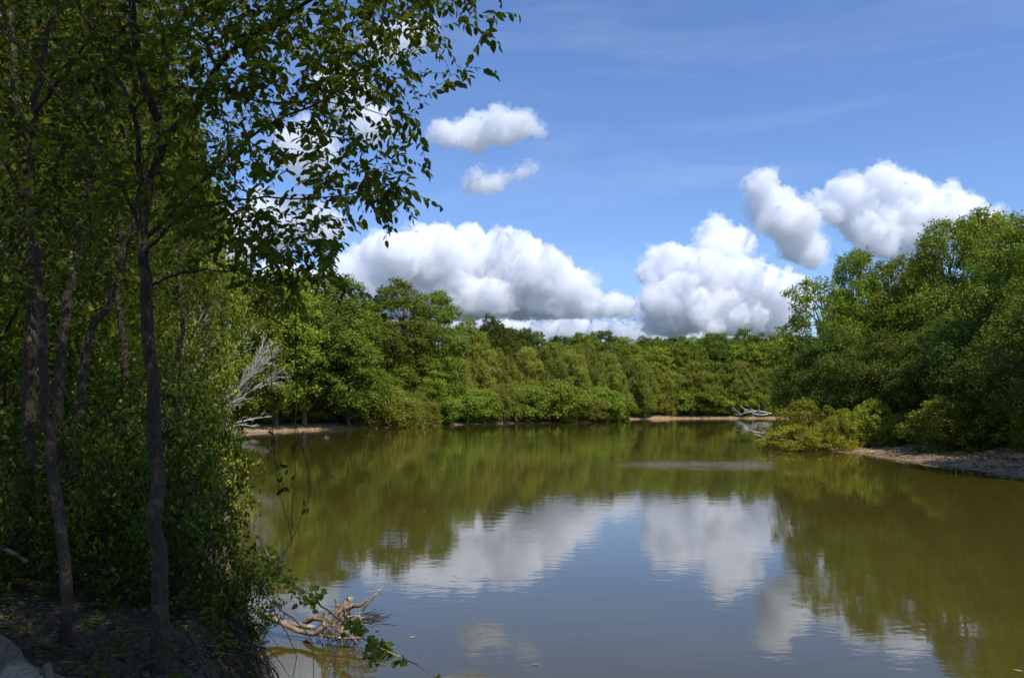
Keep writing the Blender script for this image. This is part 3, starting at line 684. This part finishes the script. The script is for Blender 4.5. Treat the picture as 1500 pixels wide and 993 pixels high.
for q, r, k in g.lims:
    mb = MB(); mb.tube(q, r, 8, rough=.08, rng=rng); sub_obj(mb, 'limb', M['bark'], root)
mb = MB()
for q, r in allt: mb.tube(q, r, 4)
sub_obj(mb, 'twig_sprays', M['bark'], root)
V, F = twig_leaves(rng, allt, .031, .070, .55, .55, droop=.5)
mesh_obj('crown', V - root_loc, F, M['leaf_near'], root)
tag(root, 'slender dark-trunked tree forking high at the bank edge, its leafy boughs reaching over the river', 'tree')
# ---- second tree, left
g = Grow(23); rng = g.rng
foot = P(104, 895, 6.5); foot[2] = gz_of(104, 6.5) - .15
q0 = g.limb([foot] + pp([(92, 800, 6.5), (78, 690, 6.6), (66, 600, 6.6), (64, 520, 6.7), (60, 440, 6.7), (52, 360, 6.8), (42, 290, 6.8), (50, 180, 6.8), (62, 70, 6.9), (84, -20, 7.0), (90, -220, 7)]), .046, .022, 50, .008)
tl = list(g.lims); g.lims = []
g.limb(pp([(48, 330, 6.8), (20, 260, 6.6), (-20, 200, 6.4), (-60, 100, 6.3)]), .02, .006, 18)
g.limb(pp([(52, 165, 6.8), (100, 100, 6.5), (150, 20, 6.3), (180, -80, 6.2)]), .018, .006, 18)
T = cloud_targets(rng, [(-60, -230), (260, -230), (220, 150), (150, 330), (-60, 420)], 190, 5.2, 8.6)
tw, allt = g.reach(T, sub=3)
root = empty('slim_tree', tuple(foot)); mb = MB()
for q, r, k in tl: mb.tube(q, r, 12, rough=.12, rng=rng)
sub_obj(mb, 'trunk', M['bark'], root); 
for q, r, k in g.lims: mb = MB(); mb.tube(q, r, 7); sub_obj(mb, 'limb', M['bark'], root)
mb = MB()
for q, r in allt: mb.tube(q, r, 4)
sub_obj(mb, 'twig_sprays', M['bark'], root)
V, F = twig_leaves(rng, allt, .04, .068, .55, .5, droop=.4)
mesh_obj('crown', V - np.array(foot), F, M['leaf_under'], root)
tag(root, 'pale-patched thin tree left of the forked bank-edge tree, leaning slightly left', 'tree')
# ---- trunks standing further back on the left
def back_trunk(path, r0, r1, label, seed, ntar, reg, y0, y1, leaf=.075):
    g = Grow(seed); rng = g.rng; foot = P(*path[0]); foot[2] = ground_pt(foot[0], foot[1])[2] - .15
    g.limb([foot] + pp(path[1:]), r0, r1, 34, .01)
    tl = list(g.lims); T = cloud_targets(rng, reg, ntar, y0, y1); tw, allt = g.reach(T, sub=4)
    root = empty('slim_tree', tuple(foot)); mb = MB()
    for q, r, k in tl: mb.tube(q, r, 10, rough=.12, rng=rng)
    sub_obj(mb, 'trunk', M['bark'], root); mb = MB()
    for q, r in allt: mb.tube(q, r, 4)
    sub_obj(mb, 'twig_sprays', M['bark'], root)
    V, F = twig_leaves(rng, allt, .05, leaf, .55, .6, droop=.35, detail=False)
    mesh_obj('crown', V - np.array(foot), F, M['leaf_under'], root)
    tag(root, label, 'tree', 'slim trees in the shade of the left bank')
back_trunk([(84, 700, 9.0), (88, 560, 9.0), (96, 470, 9.0), (112, 370, 9.1), (130, 250, 9.2), (160, 60, 9.3), (165, -150, 9.4)], .062, .03, 'thin tree with a whitish lower trunk between the two nearest left trunks', 31, 170, [(20, -200), (300, -200), (300, 380), (100, 480), (20, 380)], 8, 11)
back_trunk([(100, 640, 9.8), (125, 520, 9.8), (160, 440, 9.8), (188, 350, 9.7), (215, 240, 9.6), (250, 80, 9.5), (290, -100, 9.4)], .055, .025, 'dark trunk leaning right behind the forked bank-edge tree', 32, 150, [(120, -150), (420, -150), (380, 200), (300, 420), (120, 420)], 8, 11)
back_trunk([(48, 660, 9.2), (44, 520, 9.2), (46, 400, 9.2), (44, 300, 9.3), (20, 100, 9.4), (10, -200, 9.5)], .078, .04, 'thickest dark trunk near the left edge', 33, 150, [(-120, -200), (160, -200), (140, 420), (-120, 480)], 8, 12)
back_trunk([(262, 640, 12.0), (258, 560, 12), (268, 470, 12), (262, 380, 12), (280, 280, 12)], .045, .02, 'young leafy sapling just right of the forked tree trunk', 34, 120, [(215, 250), (330, 330), (330, 560), (280, 640), (215, 640)], 10.5, 13.5)
back_trunk([(180, 700, 13.0), (185, 560, 13), (172, 420, 13), (180, 260, 13), (190, 50, 13)], .06, .03, 'straight thin trunk deep in the shade between the front trunks', 35, 150, [(90, 0), (300, 0), (280, 640), (90, 640)], 11.5, 15)
# ---- the wood of the left bank
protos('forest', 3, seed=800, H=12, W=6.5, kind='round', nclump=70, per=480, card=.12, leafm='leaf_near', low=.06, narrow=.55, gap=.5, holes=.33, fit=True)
protos('fringe', 2, seed=830, H=14, W=8, kind='open', nclump=80, per=420, card=.2, leafm='leaf_mid', low=.04, gap=.4, holes=.25, fit=True)
G = 'trees of the left bank wood'
for (px, Y, top, wd, key, lab) in [
    (30, 15.5, -260, 380, 'forest', 'leafy tree filling the upper left corner'), (150, 19, -120, 260, 'forest', 'leafy tree behind the leaning dark trunk'),
    (-110, 13, -300, 560, 'forest', 'tree cut by the left edge behind the thick dark trunk'), (205, 26, 90, 170, 'forest', 'tree right behind the forked tree, above its middle'),
    (120, 27, -40, 300, 'forest', 'inner tree of the wood behind the whitish thin trunk'), (-20, 24, -150, 380, 'forest', 'inner tree of the wood at the left edge'),
    (272, 37, 215, 150, 'fringe', 'sunlit tree at the water just right of the forked trunk'), (205, 42, 120, 210, 'fringe', 'tall sunlit tree seen left of the forked trunk'),
    (262, 56, 290, 150, 'fringe', 'fringe tree of the left bank halfway to the dead branches'), (262, 80, 345, 120, 'fringe', 'fringe tree of the left bank close to the dead branches'),
    (20, 45, 80, 260, 'fringe', 'tree deep in the wood at the left edge')]:
    put(key, px, Y, top, wd, lab, G)
protos('high', 2, seed=870, H=17, W=9, kind='round', nclump=60, per=150, card=.24, leafm='leaf_near', low=.5, fit=True)  # high-crowned trees out of view, added to shade the near bank
for k, (x, y, hh, ww, lab) in enumerate([(2.8, -1.2, 16, 7, 'unseen high crowned shade tree close beside the viewer on the right'), (-1.5, -3.0, 18, 8.5, 'unseen high crowned shade tree close behind the viewer'), (-6.0, .2, 16, 7.5, 'unseen high crowned shade tree beyond the left edge beside the viewer'), (6.0, -5.5, 19, 9, 'unseen tall high crowned shade tree behind the viewer on the right'), (-10, 4, 15, 7, 'unseen high crowned shade tree left of the log')]):
    s0 = PROTO['high'][k % 2]
    if s0.get('_free'): o = s0; del o['_free']
    else: o = copy_tree(s0)
    o.location = (x, y, 2.5); o.scale = (ww / o['_W'], ww / o['_W'], hh / o['_H']); o.rotation_euler = (0, 0, x)
    tag(o, lab, 'tree', 'unseen shade trees round the viewer')
# ---- undergrowth shrubs
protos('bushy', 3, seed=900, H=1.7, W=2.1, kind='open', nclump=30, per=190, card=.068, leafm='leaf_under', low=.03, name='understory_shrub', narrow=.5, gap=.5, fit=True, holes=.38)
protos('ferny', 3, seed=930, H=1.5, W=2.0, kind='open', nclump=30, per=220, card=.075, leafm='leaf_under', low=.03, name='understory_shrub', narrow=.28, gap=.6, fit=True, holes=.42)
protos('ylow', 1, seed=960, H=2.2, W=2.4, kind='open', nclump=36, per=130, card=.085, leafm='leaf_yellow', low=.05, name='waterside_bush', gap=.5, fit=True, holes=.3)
G = 'shrubs under the left bank trees'
for (px, Y, top, wd, key, lab) in [
    (262, 8.2, 660, 130, 'bushy', 'leafy shrub right beside the forked tree trunk'), (322, 8.2, 765, 66, 'ferny', 'narrow-leaved shrub at the bank corner above the water'),
    (280, 9.4, 665, 70, 'ferny', 'tall shrub behind the bank corner'), (255, 9.8, 560, 200, 'bushy', 'high shrub behind the forked tree trunk'),
    (160, 8.4, 640, 180, 'bushy', 'shrub between the two nearest trunks'), (55, 8.6, 620, 200, 'ferny', 'shrub behind the left thin tree'),
    (-30, 7.6, 660, 200, 'bushy', 'shrub cut by the left edge'), (262, 11.5, 620, 90, 'bushy', 'shrub by the water in the middle of the left thicket'),
    (110, 11, 560, 260, 'bushy', 'tall thicket shrub in the deepest shade'), (200, 12, 540, 220, 'ferny', 'tall narrow-leaved shrub behind the front trunks'),
    (262, 15, 575, 90, 'bushy', 'bushy clump where the left bank meets the water'), (10, 12, 520, 260, 'ferny', 'tall narrow-leaved shrub at the left edge'),
    (368, 8.8, 812, 34, 'bushy', 'small shrub hanging over the bank lip'),
    (262, 21, 570, 90, 'bushy', 'waterside shrub under the sunlit tree'), (220, 16, 530, 150, 'bushy', 'inner shrub seen behind the forked trunk')]:
    put(key, px, Y, top, wd, lab, G, 'shrub')
put('ylow', 322, 13.2, 655, 80, 'yellow-green bush catching the sun at the edge of the left thicket', None, 'bush')
# ------------------------------------------------------------------ dead wood, vines, roots, litter
rng = np.random.default_rng(5)
def rooted(name, loc, label, cat, group=None):
    r = empty(name, tuple(loc)); tag(r, label, cat, group); return r
# bleached fallen tree at the far end of the left bank
def dead_tree(base, stems, nsub, label, Y, rpx, seed, subl=(18, 46)):
    rng = np.random.default_rng(seed); b = P(base[0], base[1], Y); root = rooted('fallen_tree', b, label, 'dead tree'); s = Y / FPX
    tk = MB(); br = MB()
    for st in stems:
        pts = [P(x, y, Y + dy) for x, y, dy in st]; q = smooth_path(pts, 14, .06 * s * 4, rng) - b
        tk.tube(q, np.linspace(rpx * s, rpx * s * .3, len(q)), 6)
        dirn = unit(q[-1] - q[0])
        for k in range(nsub):
            i = rng.integers(3, len(q)); d = unit(dirn + rng.normal(size=3) * .38 + (0, 0, .12)); l = rng.uniform(*subl) * s
            u = np.linspace(0, 1, 6)[:, None]; w = q[i] + d * l * u + np.array((.05, 0, .18)) * l * u ** 2 + rng.normal(size=(6, 3)) * .02 * l * (u > 0)
            br.tube(w, np.linspace(.36 * s, .15 * s, 6), 4)
            for m_ in range(3):
                j = rng.integers(1, 5); d2 = unit(d + rng.normal(size=3) * .4); l2 = l * rng.uniform(.3, .6); w2 = w[j] + d2 * l2 * np.linspace(0, 1, 4)[:, None]
                br.tube(w2, np.linspace(.24 * s, .12 * s, 4), 4)
    tk.obj('trunk', M['dead'], root); br.obj('branches', M['dead'], root)
dead_tree((298, 622), [[(290, 622, 0), (315, 600, 0), (345, 572, -1), (366, 545, -2), (382, 515, -2)], [(290, 605, 1), (312, 565, 0), (334, 528, 0), (352, 500, 0)], [(295, 608, 0), (330, 585, -1), (358, 560, -1), (380, 535, -1)], [(292, 615, 0), (330, 596, -1), (360, 578, -1), (384, 560, -1)]],
          26, 'bleached fallen tree with a fan of bare branches over the far left sand', 97, 1.5, 3)
dead_tree((252, 690), [[(252, 690, 0), (256, 620, 0), (262, 560, 0), (278, 510, 0), (292, 478, 0)], [(257, 600, 0), (276, 560, 0), (296, 528, 0)]], 16, 'smaller bleached dead tree just right of the near trunk', 34, 1.3, 4)
dead_tree((325, 624), [[(325, 624, 0), (350, 618, -1), (372, 613, -1), (398, 610, -1)], [(335, 627, -2), (352, 622, -2), (376, 625, -2)]], 6, 'bleached limbs lying flat on the far left sand strip', 120, 1.3, 5, subl=(6, 18))
dead_tree((1128, 607), [[(1130, 606, 0), (1112, 602, 0), (1094, 604, 0), (1083, 608, 0)], [(1125, 607, 0), (1108, 607, 0), (1096, 600, 0)]], 6, 'bare pale branches fallen at the far shore near the right bushes', 229, 1.0, 6, subl=(6, 16))
dead_tree((1150, 640), [[(1152, 640, 0), (1130, 637, 0), (1112, 633, 0), (1095, 629, 0)], [(1148, 644, 0), (1128, 640, 0), (1118, 641, 0)]], 9, 'driftwood branch reaching from the yellow bush into the river', 84, 1.3, 7, subl=(8, 22))
# vines hanging in front of the water
def vine(paths, leafspots, label, seed, lm='leaf_under'):
    rng = np.random.default_rng(seed); b = P(*paths[0][0]); root = rooted('hanging_vine', b, label, 'vine', 'vines hanging over the river'); mb = MB(); tws = []
    for pth in paths:
        q = smooth_path(pp(pth), len(pth) * 6, .006, rng) - b; mb.tube(q, np.linspace(.0042, .002, len(q)), 5)
    mb.obj('stem', M['bark'], root)
    ps = []
    for (x, y, Y, n, sp) in leafspots:
        c = P(x, y, Y) - b; ps.append(c + rng.normal(size=(n, 3)) * sp)
    ps = np.concatenate(ps); l = .07 * (.6 + .6 * rng.random(len(ps)))
    V, F = leaves(ps, rng.normal(size=ps.shape) * .6 + (0, 0, -.9), rng.normal(size=ps.shape) * .6 + (0, -.6, .3), l, l * .5, .1, True)
    mesh_obj('foliage', V, F, M[lm], root)
vine([[(388, 395, 6.3), (394, 480, 6.3), (398, 560, 6.3), (400, 640, 6.3), (404, 690, 6.3), (414, 740, 6.3), (426, 792, 6.3), (402, 832, 6.4)]], [(398, 640, 6.3, 6, .03), (400, 660, 6.3, 5, .03), (410, 690, 6.3, 9, .035), (415, 712, 6.3, 6, .02), (395, 560, 6.3, 4, .03)], 'leafy vine hanging from the forked tree down to the bank corner', 1)
vine([[(430, 385, 6.1), (434, 500, 6.1), (433, 640, 6.1), (431, 700, 6.1), (428, 760, 6.1), (426, 790, 6.15)]], [(433, 642, 6.1, 4, .02), (438, 560, 6.1, 3, .02)], 'straight thin vine hanging right of the leafy one', 2)
vine([[(400, 590, 6.5), (430, 620, 6.4), (446, 665, 6.3), (455, 712, 6.3), (442, 755, 6.3), (424, 796, 6.35), (408, 815, 6.4)]], [(440, 650, 6.3, 2, .02), (448, 740, 6.3, 3, .03)], 'outermost looping vine that bows over the water', 3)
# leafy shoot hanging out over the river from the bank corner
b = P(378, 790, 7.6); root = rooted('leafy_shoot', b, 'long pale shoot with bright round leaves reaching down right over the water', 'branch')
path = [(378, 785, 7.6), (405, 832, 7.4), (448, 866, 7.2), (478, 893, 7.1), (520, 925, 7.0), (552, 945, 6.9), (575, 957, 6.85), (608, 972, 6.8), (650, 1003, 6.7)]
q = smooth_path(pp(path), 50, .004, rng) - b; mb = MB(); mb.tube(q, np.linspace(.011, .0045, len(q)), 6)
sp = []
for (x, y, Y, n, s_) in [(392, 815, 7.5, 26, .07), (405, 835, 7.4, 26, .06), (425, 858, 7.3, 14, .05), (442, 880, 7.25, 10, .05), (458, 878, 7.15, 16, .04), (466, 872, 7.15, 10, .03), (510, 915, 7.0, 14, .035), (522, 920, 7.0, 14, .035), (545, 938, 6.9, 12, .03), (556, 950, 6.9, 30, .05), (565, 955, 6.88, 20, .04), (548, 965, 6.9, 12, .04), (588, 966, 6.83, 6, .02), (640, 992, 6.75, 5, .02)]:
    c = P(x, y, Y) - b; sp.append(c + rng.normal(size=(int(n * 1.5), 3)) * s_ * .85)
    i = np.argmin(np.linalg.norm(q - c, axis=1)); mb.tube(np.stack([q[i], (q[i] + c) / 2 + (0, 0, .01), c]), .002, 4)
mb.obj('stem', M['drift'], root)
sp = np.concatenate(sp); l = .068 * (.6 + .6 * rng.random(len(sp)))
V, F = leaves(sp, rng.normal(size=sp.shape) + (0, 0, -.4), rng.normal(size=sp.shape) * .7 + (0, -.2, .8), l, l * .85, .08, True); mesh_obj('foliage', V, F, M['leaf_bright'], root)
# snag of driftwood standing in the water
Yd = 15.4; s = Yd / FPX; b = P(500, 925, Yd); root = rooted('driftwood_snag', b, 'tangled driftwood stump with bent limbs standing in the water below the bank', 'driftwood')
def dl(name, pts, r0, r1, n=None, k=8):
    mb = MB(); q = smooth_path([P(x, y, Yd + dy) for x, y, dy in pts], n or len(pts) * 4, .006, rng) - b
    mb.tube(q, np.linspace(r0 * s, r1 * s, len(q)), k, rough=.12, rng=rng); mb.obj(name, M['drift'], root)
dl('stump', [(498, 930, 0), (500, 912, 0), (500, 895, 0), (508, 882, 0), (513, 876, 0)], 6, 4.5)
dl('stump', [(506, 926, .1), (508, 908, .1), (512, 896, .1)], 4, 3)
dl('limb', [(503, 892, 0), (516, 887, -.1), (527, 886, -.2), (537, 878, -.2)], 4.5, 2.2)
dl('limb', [(500, 905, 0), (493, 893, .1), (494, 884, .1), (490, 876, .1)], 3, 1.6)
dl('limb', [(530, 894, -.2), (541, 880, -.2), (552, 868, -.2), (562, 859, -.2)], 2.2, 1.2)
dl('limb', [(372, 894, .5), (400, 908, .4), (430, 914, .2), (462, 919, 0)], 4.2, 3.4)
dl('limb', [(390, 900, .3), (425, 918, .1), (456, 928, -.2), (470, 921, -.3), (476, 908, -.3), (477, 895, -.3)], 3.8, 2.8)
dl('limb', [(447, 912, .6), (458, 905, .5), (470, 906, .4), (486, 908, .3)], 5, 3.2)
dl('limb', [(456, 928, -.2), (500, 934, -.4), (530, 934, -.5), (556, 942, -.7)], 2.6, 1.0)
dl('limb', [(470, 920, -.2), (488, 912, -.1), (498, 908, 0)], 3, 3)
mb = MB()
for k in range(130):
    c = P(rng.uniform(470, 528), rng.uniform(896, 930), Yd + rng.uniform(-.5, .5)) - b; a = rng.uniform(0, 2 * PI); l = rng.uniform(8, 34) * s
    d = np.array((math.cos(a), .5 * rng.normal(), math.sin(a) * .8 - .1)); u = np.linspace(0, 1, 5)[:, None]
    mb.tube(c + d * l * (u - .4) + np.array((0, 0, -.3)) * l * (u - .4) ** 2 * 2 + rng.normal(size=(5, 3)) * .012, rng.uniform(.35, .8) * s, 4)
mb.obj('root_tangle', M['drift'], root)
mb = MB()
for k in range(46):
    c = P(rng.uniform(520, 552), rng.uniform(898, 914), Yd + rng.uniform(-.3, .3)) - b; a = rng.uniform(-.4, .5); l = rng.uniform(12, 34) * s
    d = np.array((math.cos(a), .4 * rng.normal(), math.sin(a))); u = np.linspace(0, 1, 5)[:, None]
    mb.tube(c + d * l * u + rng.normal(size=(5, 3)) * .008, rng.uniform(.25, .5) * s, 4)
mb.obj('twigs', M['bark'], root)
# thin dead stems hanging from the bank lip
for k, (pth, lab) in enumerate([([(385, 860, 6.6), (405, 900, 6.6), (424, 935, 6.6), (434, 962, 6.6), (428, 993, 6.6)], 'curling bare stem hanging beside the bank lip'), ([(395, 880, 6.5), (448, 925, 6.6), (458, 955, 6.6), (458, 1010, 6.6)], 'straight bare stem dangling right of the bank lip'),
                               ([(488, 945, 6.8), (490, 965, 6.8), (489, 1010, 6.8)], 'short bare stem dangling from the long leafy shoot')]):
    b = P(*pth[0]); q = smooth_path(pp(pth), 24, .004, rng) - b; mb = MB(); mb.tube(q, np.linspace(.006, .0025, len(q)), 5); o = mb.obj('bare_stem', M['drift']); o.location = b
    tag(o, lab, 'twig')
M['log'] = bark_mat('weathered_log', (.07, .048, .028), (.21, .15, .095), (.34, .27, .19), 12, .55, 1.0)
# log and cut sticks in the near corner
def on(px, Y, dz): p = P(px, 590, Y); return np.array((p[0], Y, gz_of(px, Y) + dz))
la = [on(-120, 6.5, .13), on(-30, 5.9, .12), on(40, 5.3, .12), on(90, 4.85, .10), on(120, 4.5, .08)]
root = rooted('fallen_log', la[2], 'thick weathered log lying in the lower left corner', 'log'); mb = MB()
q = smooth_path(la, 40, .004, rng) - la[2]; mb.tube(q, np.linspace(.12, .095, 40) * (1 + .12 * np.sin(np.arange(40) * .9) * rng.random(40)), 20, rough=.16, rng=rng); mb.obj('trunk', M['log'], root)
mb = MB(); e = [on(62, 5.3, .16), on(90, 5.35, .15), on(118, 5.4, .12)]; mb.tube(smooth_path(e, 10) - la[2], np.linspace(.04, .028, 10), 10, rough=.1, rng=rng); mb.obj('branch_stub', M['log'], root)
e = [on(132, 4.75, .02), on(112, 4.9, .12), on(98, 5.0, .24), on(86, 5.1, .34)]; mb = MB(); q = smooth_path(e, 14, .003, rng) - e[0]; mb.tube(q, np.linspace(.022, .024, 14), 9, rough=.1, rng=rng)
o = mb.obj('broken_stick', M['log']); o.location = e[0]; tag(o, 'short broken stick propped upright against the log', 'stick')
e = [on(-20, 7.6, .45), on(20, 7.6, .42), on(50, 7.6, .36)]; mb = MB(); mb.tube(smooth_path(e, 10) - e[0], .02, 8); o = mb.obj('broken_stick', M['log']); o.location = e[0]; tag(o, 'level bare stick in the shade at the left edge', 'stick')
# leaning broken stem by the yellow-green bush
e = pp([(335, 742, 10.5), (330, 712, 10.5), (322, 690, 10.5), (308, 668, 10.5), (290, 652, 10.5)]); e[0][2] = gz_of(335, 10.5); b = e[0]; mb = MB(); mb.tube(smooth_path(e, 24, .006, rng) - b, np.linspace(.045, .02, 24), 8, rough=.15, rng=rng)
o = mb.obj('dead_sapling', M['drift']); o.location = b; tag(o, 'pale broken stem leaning left beside the yellow-green thicket bush', 'dead stem')
# ---- stuff: grass and roots on the lip, leaf litter, low herbs
def near_points(n, x0, x1, y0, y1, dmin, dmax=99):
    out = []
    while sum(len(o) for o in out) < n:
        x = rng.uniform(x0, x1, n); y = rng.uniform(y0, y1, n); d = sdist(x, y); k = (d > dmin) & (d < dmax); out.append(np.stack([x[k], y[k]], 1))
    return np.concatenate(out)[:n]
M['litter'] = leaf_mat('dead_leaves', (.07, .04, .02), (.16, .10, .055), (.28, .2, .12), .1, .1, .8, 2)
M['straw'] = leaf_mat('dry_grass', (.10, .08, .04), (.2, .16, .09), (.3, .25, .15), .2, .1, .8, 2)
M['grass'] = leaf_mat('grass_blades', (.035, .07, .012), (.07, .13, .02), (.16, .16, .05), .3, .1, .6, 2)
p2 = near_points(9000, -9, 1, 3.2, 12, .25); z = hg(p2[:, 0], p2[:, 1]) + .012 + rng.random(len(p2)) * .02
pos = np.column_stack([p2, z]); l = .07 * (.5 + rng.random(len(pos)))
V, F = leaves(pos, rng.normal(size=pos.shape) * (1, 1, .15), rng.normal(size=pos.shape) * .35 + (0, 0, 1), l, l * .5, .2); tag(mesh_obj('leaf_litter', V, F, M['litter']), kind='stuff')
def blades(name, n, reg, dr, H, Wd, mat, lean=.5, hang=0.0):
    p2 = near_points(n, *reg, *dr); keep = fbm(p2[:, 0] * .9, p2[:, 1] * .9, 55) > -.05 if not hang else np.ones(len(p2), bool); p2 = p2[keep]
    z = hg(p2[:, 0], p2[:, 1]) - .01; b0 = np.column_stack([p2, z]); n = len(b0)
    a = rng.uniform(0, 2 * PI, n); dr_ = np.column_stack([np.cos(a), np.sin(a), np.zeros(n)])
    if hang: dr_ = unit(dr_ * .6 + np.array((.8, -.35, 0)))
    h = (H * (.35 + .9 * rng.random(n)))[:, None]; sd = np.column_stack([-dr_[:, 1], dr_[:, 0], np.zeros(n)]) * (Wd * (.5 + rng.random(n)))[:, None]
    R_ = []; steps = 4
    for k in range(steps + 1):
        t = k / steps
        c = b0 + dr_ * h * lean * (t ** 1.6 if not hang else t * .7) + np.array((0, 0, 1.0)) * h * ((t - .45 * lean * t * t) if not hang else (.35 * t - 1.35 * t * t * hang))
        R_.append(np.stack([c - sd * (1 - t * .9), c + sd * (1 - t * .9)], 1))
    V = np.stack(R_, 1).reshape(n, -1, 3); o = np.arange(n)[:, None] * (2 * (steps + 1))
    F = np.concatenate([o + np.array([[2 * k, 2 * k + 1, 2 * k + 3, 2 * k + 2]]) for k in range(steps)])
    tag(mesh_obj(name, V.reshape(-1, 3), F, mat), kind='stuff')
blades('grass', 9000, (-10, .5, 3.4, 14), (.3,), .22, .004, M['grass'], .8)
blades('dry_grass', 7000, (-6, .3, 3.4, 10), (.08, 1.6), .38, .003, M['straw'], .6, .8)
blades('lip_grass', 1500, (-6, .3, 3.8, 12), (.15, .9), .42, .005, M['grass'], .7, .6)
# rootlets hanging down the cut face of the bank
mb = MB(); p2 = near_points(700, -3.4, .4, 3.6, 9.5, .12, .85)
for x, y in p2:
    z = float(hg(np.array([x]), np.array([y]))[0]); l = rng.uniform(.3, 1.3); u = np.linspace(0, 1, 6)[:, None]
    o = np.array((rng.uniform(.1, .7), rng.uniform(-.5, .2), 0)); q = np.array((x, y, z)) + o * np.sqrt(u) * .8 + np.array((0, 0, -1)) * l * u ** 1.5 + rng.normal(size=(6, 3)) * .03 * u
    mb.tube(q, np.linspace(rng.uniform(.003, .010), .0015, 6), 4)
tag(mb.obj('hanging_roots', M['bark']), kind='stuff')
# low leafy herbs
ps = []; ds = []; ns = []; p2 = near_points(480, -10, .2, 4.4, 14, .2)
for x, y in p2:
    if vnoise(x * .8, y * .8, 91) < .42: continue
    z = float(hg(np.array([x]), np.array([y]))[0]); H = rng.uniform(.12, .5); m_ = int(8 + H * 34); t = rng.random(m_); a = rng.uniform(0, 6.28, m_); ln = rng.normal(size=2) * .15
    ps.append(np.column_stack([x + ln[0] * t + np.cos(a) * .02, y + ln[1] * t + np.sin(a) * .02, z + H * (.2 + .8 * t)])); ds.append(np.column_stack([np.cos(a), np.sin(a), .35 - .5 * rng.random(m_)])); ns.append(rng.normal(size=(m_, 3)) * .3 + (0, 0, 1))
ps = np.concatenate(ps); ds = np.concatenate(ds); ns = np.concatenate(ns); l = .09 * (.5 + .7 * rng.random(len(ps)))
V, F = leaves(ps, ds, ns, l, l * .38, .12, True); tag(mesh_obj('ground_plants', V, F, M['leaf_under']), kind='stuff')
# loose twigs lying on the ground
mb = MB(); p2 = near_points(170, -8, .2, 3.6, 11, .3)
for x, y in p2:
    a = rng.uniform(0, 6.28); l = rng.uniform(.15, .9); u = np.linspace(-.5, .5, 6); xs = x + np.cos(a) * l * u; ys = y + np.sin(a) * l * u
    q = np.column_stack([xs, ys, hg(xs, ys) + .02 + rng.random() * .06]) + rng.normal(size=(6, 3)) * .008; mb.tube(q, rng.uniform(.003, .007), 5)
tag(mb.obj('twig_litter', M['bark']), kind='stuff')
# leaves and bits of foam drifting on the river
ps = []
while len(ps) < 150:
    x, y = rng.uniform(-20, 34), rng.uniform(12, 130)
    if sdist([x], [y])[0] < -1: ps.append((x, y, .006))
ps = np.array(ps); l = .10 * (.5 + rng.random(len(ps))) * (1 + ps[:, 1] / 60)
V, F = leaves(ps, rng.normal(size=ps.shape) * (1, 1, 0), np.zeros(ps.shape) + (0, 0, 1), l, l * .6, .03); tag(mesh_obj('floating_leaves', V, F, M['drift']), kind='stuff')
# flood debris on the right-hand sand bar
mb = MB(); q_ = []
while len(q_) < 420:
    x, y = rng.uniform(29, 48), rng.uniform(44, 80); d = sdist([x], [y])[0]
    if .3 < d < 12 and x < 60: q_.append((x, y))
for x, y in q_:
    a = rng.uniform(0, 6.28); l = rng.uniform(.3, 2.0); u = np.linspace(-.5, .5, 5); xs = x + np.cos(a) * l * u; ys = y + np.sin(a) * l * u
    q = np.column_stack([xs, ys, hg(xs, ys) + .03 + rng.random() * .1]) + rng.normal(size=(5, 3)) * .03; mb.tube(q, rng.uniform(.012, .04), 5)
tag(mb.obj('beach_twigs', M['drift']), kind='stuff')
p2 = np.array([(rng.uniform(29, 52), rng.uniform(44, 84)) for _ in range(16000)]); d = sdist(p2[:, 0], p2[:, 1]); p2 = p2[(d > .5) & (fbm(p2[:, 0] * .5, p2[:, 1] * .5, 71) + d * .03 > .06)]
pos = np.column_stack([p2, hg(p2[:, 0], p2[:, 1]) + .03]); l = .22 * (.5 + rng.random(len(pos)))
V, F = leaves(pos, rng.normal(size=pos.shape) * (1, 1, .2), rng.normal(size=pos.shape) * .4 + (0, 0, 1), l, l * .5, .2); tag(mesh_obj('beach_leaves', V, F, M['litter']), kind='stuff')
# prototypes nobody placed
for lst in PROTO.values():
    for o in lst:
        if o.get('_free'):
            for c in list(o.children): bpy.data.objects.remove(c)
            bpy.data.objects.remove(o)
for o in bpy.data.objects:
    for k in ('_H', '_W', '_free'):
        if k in o: del o[k]
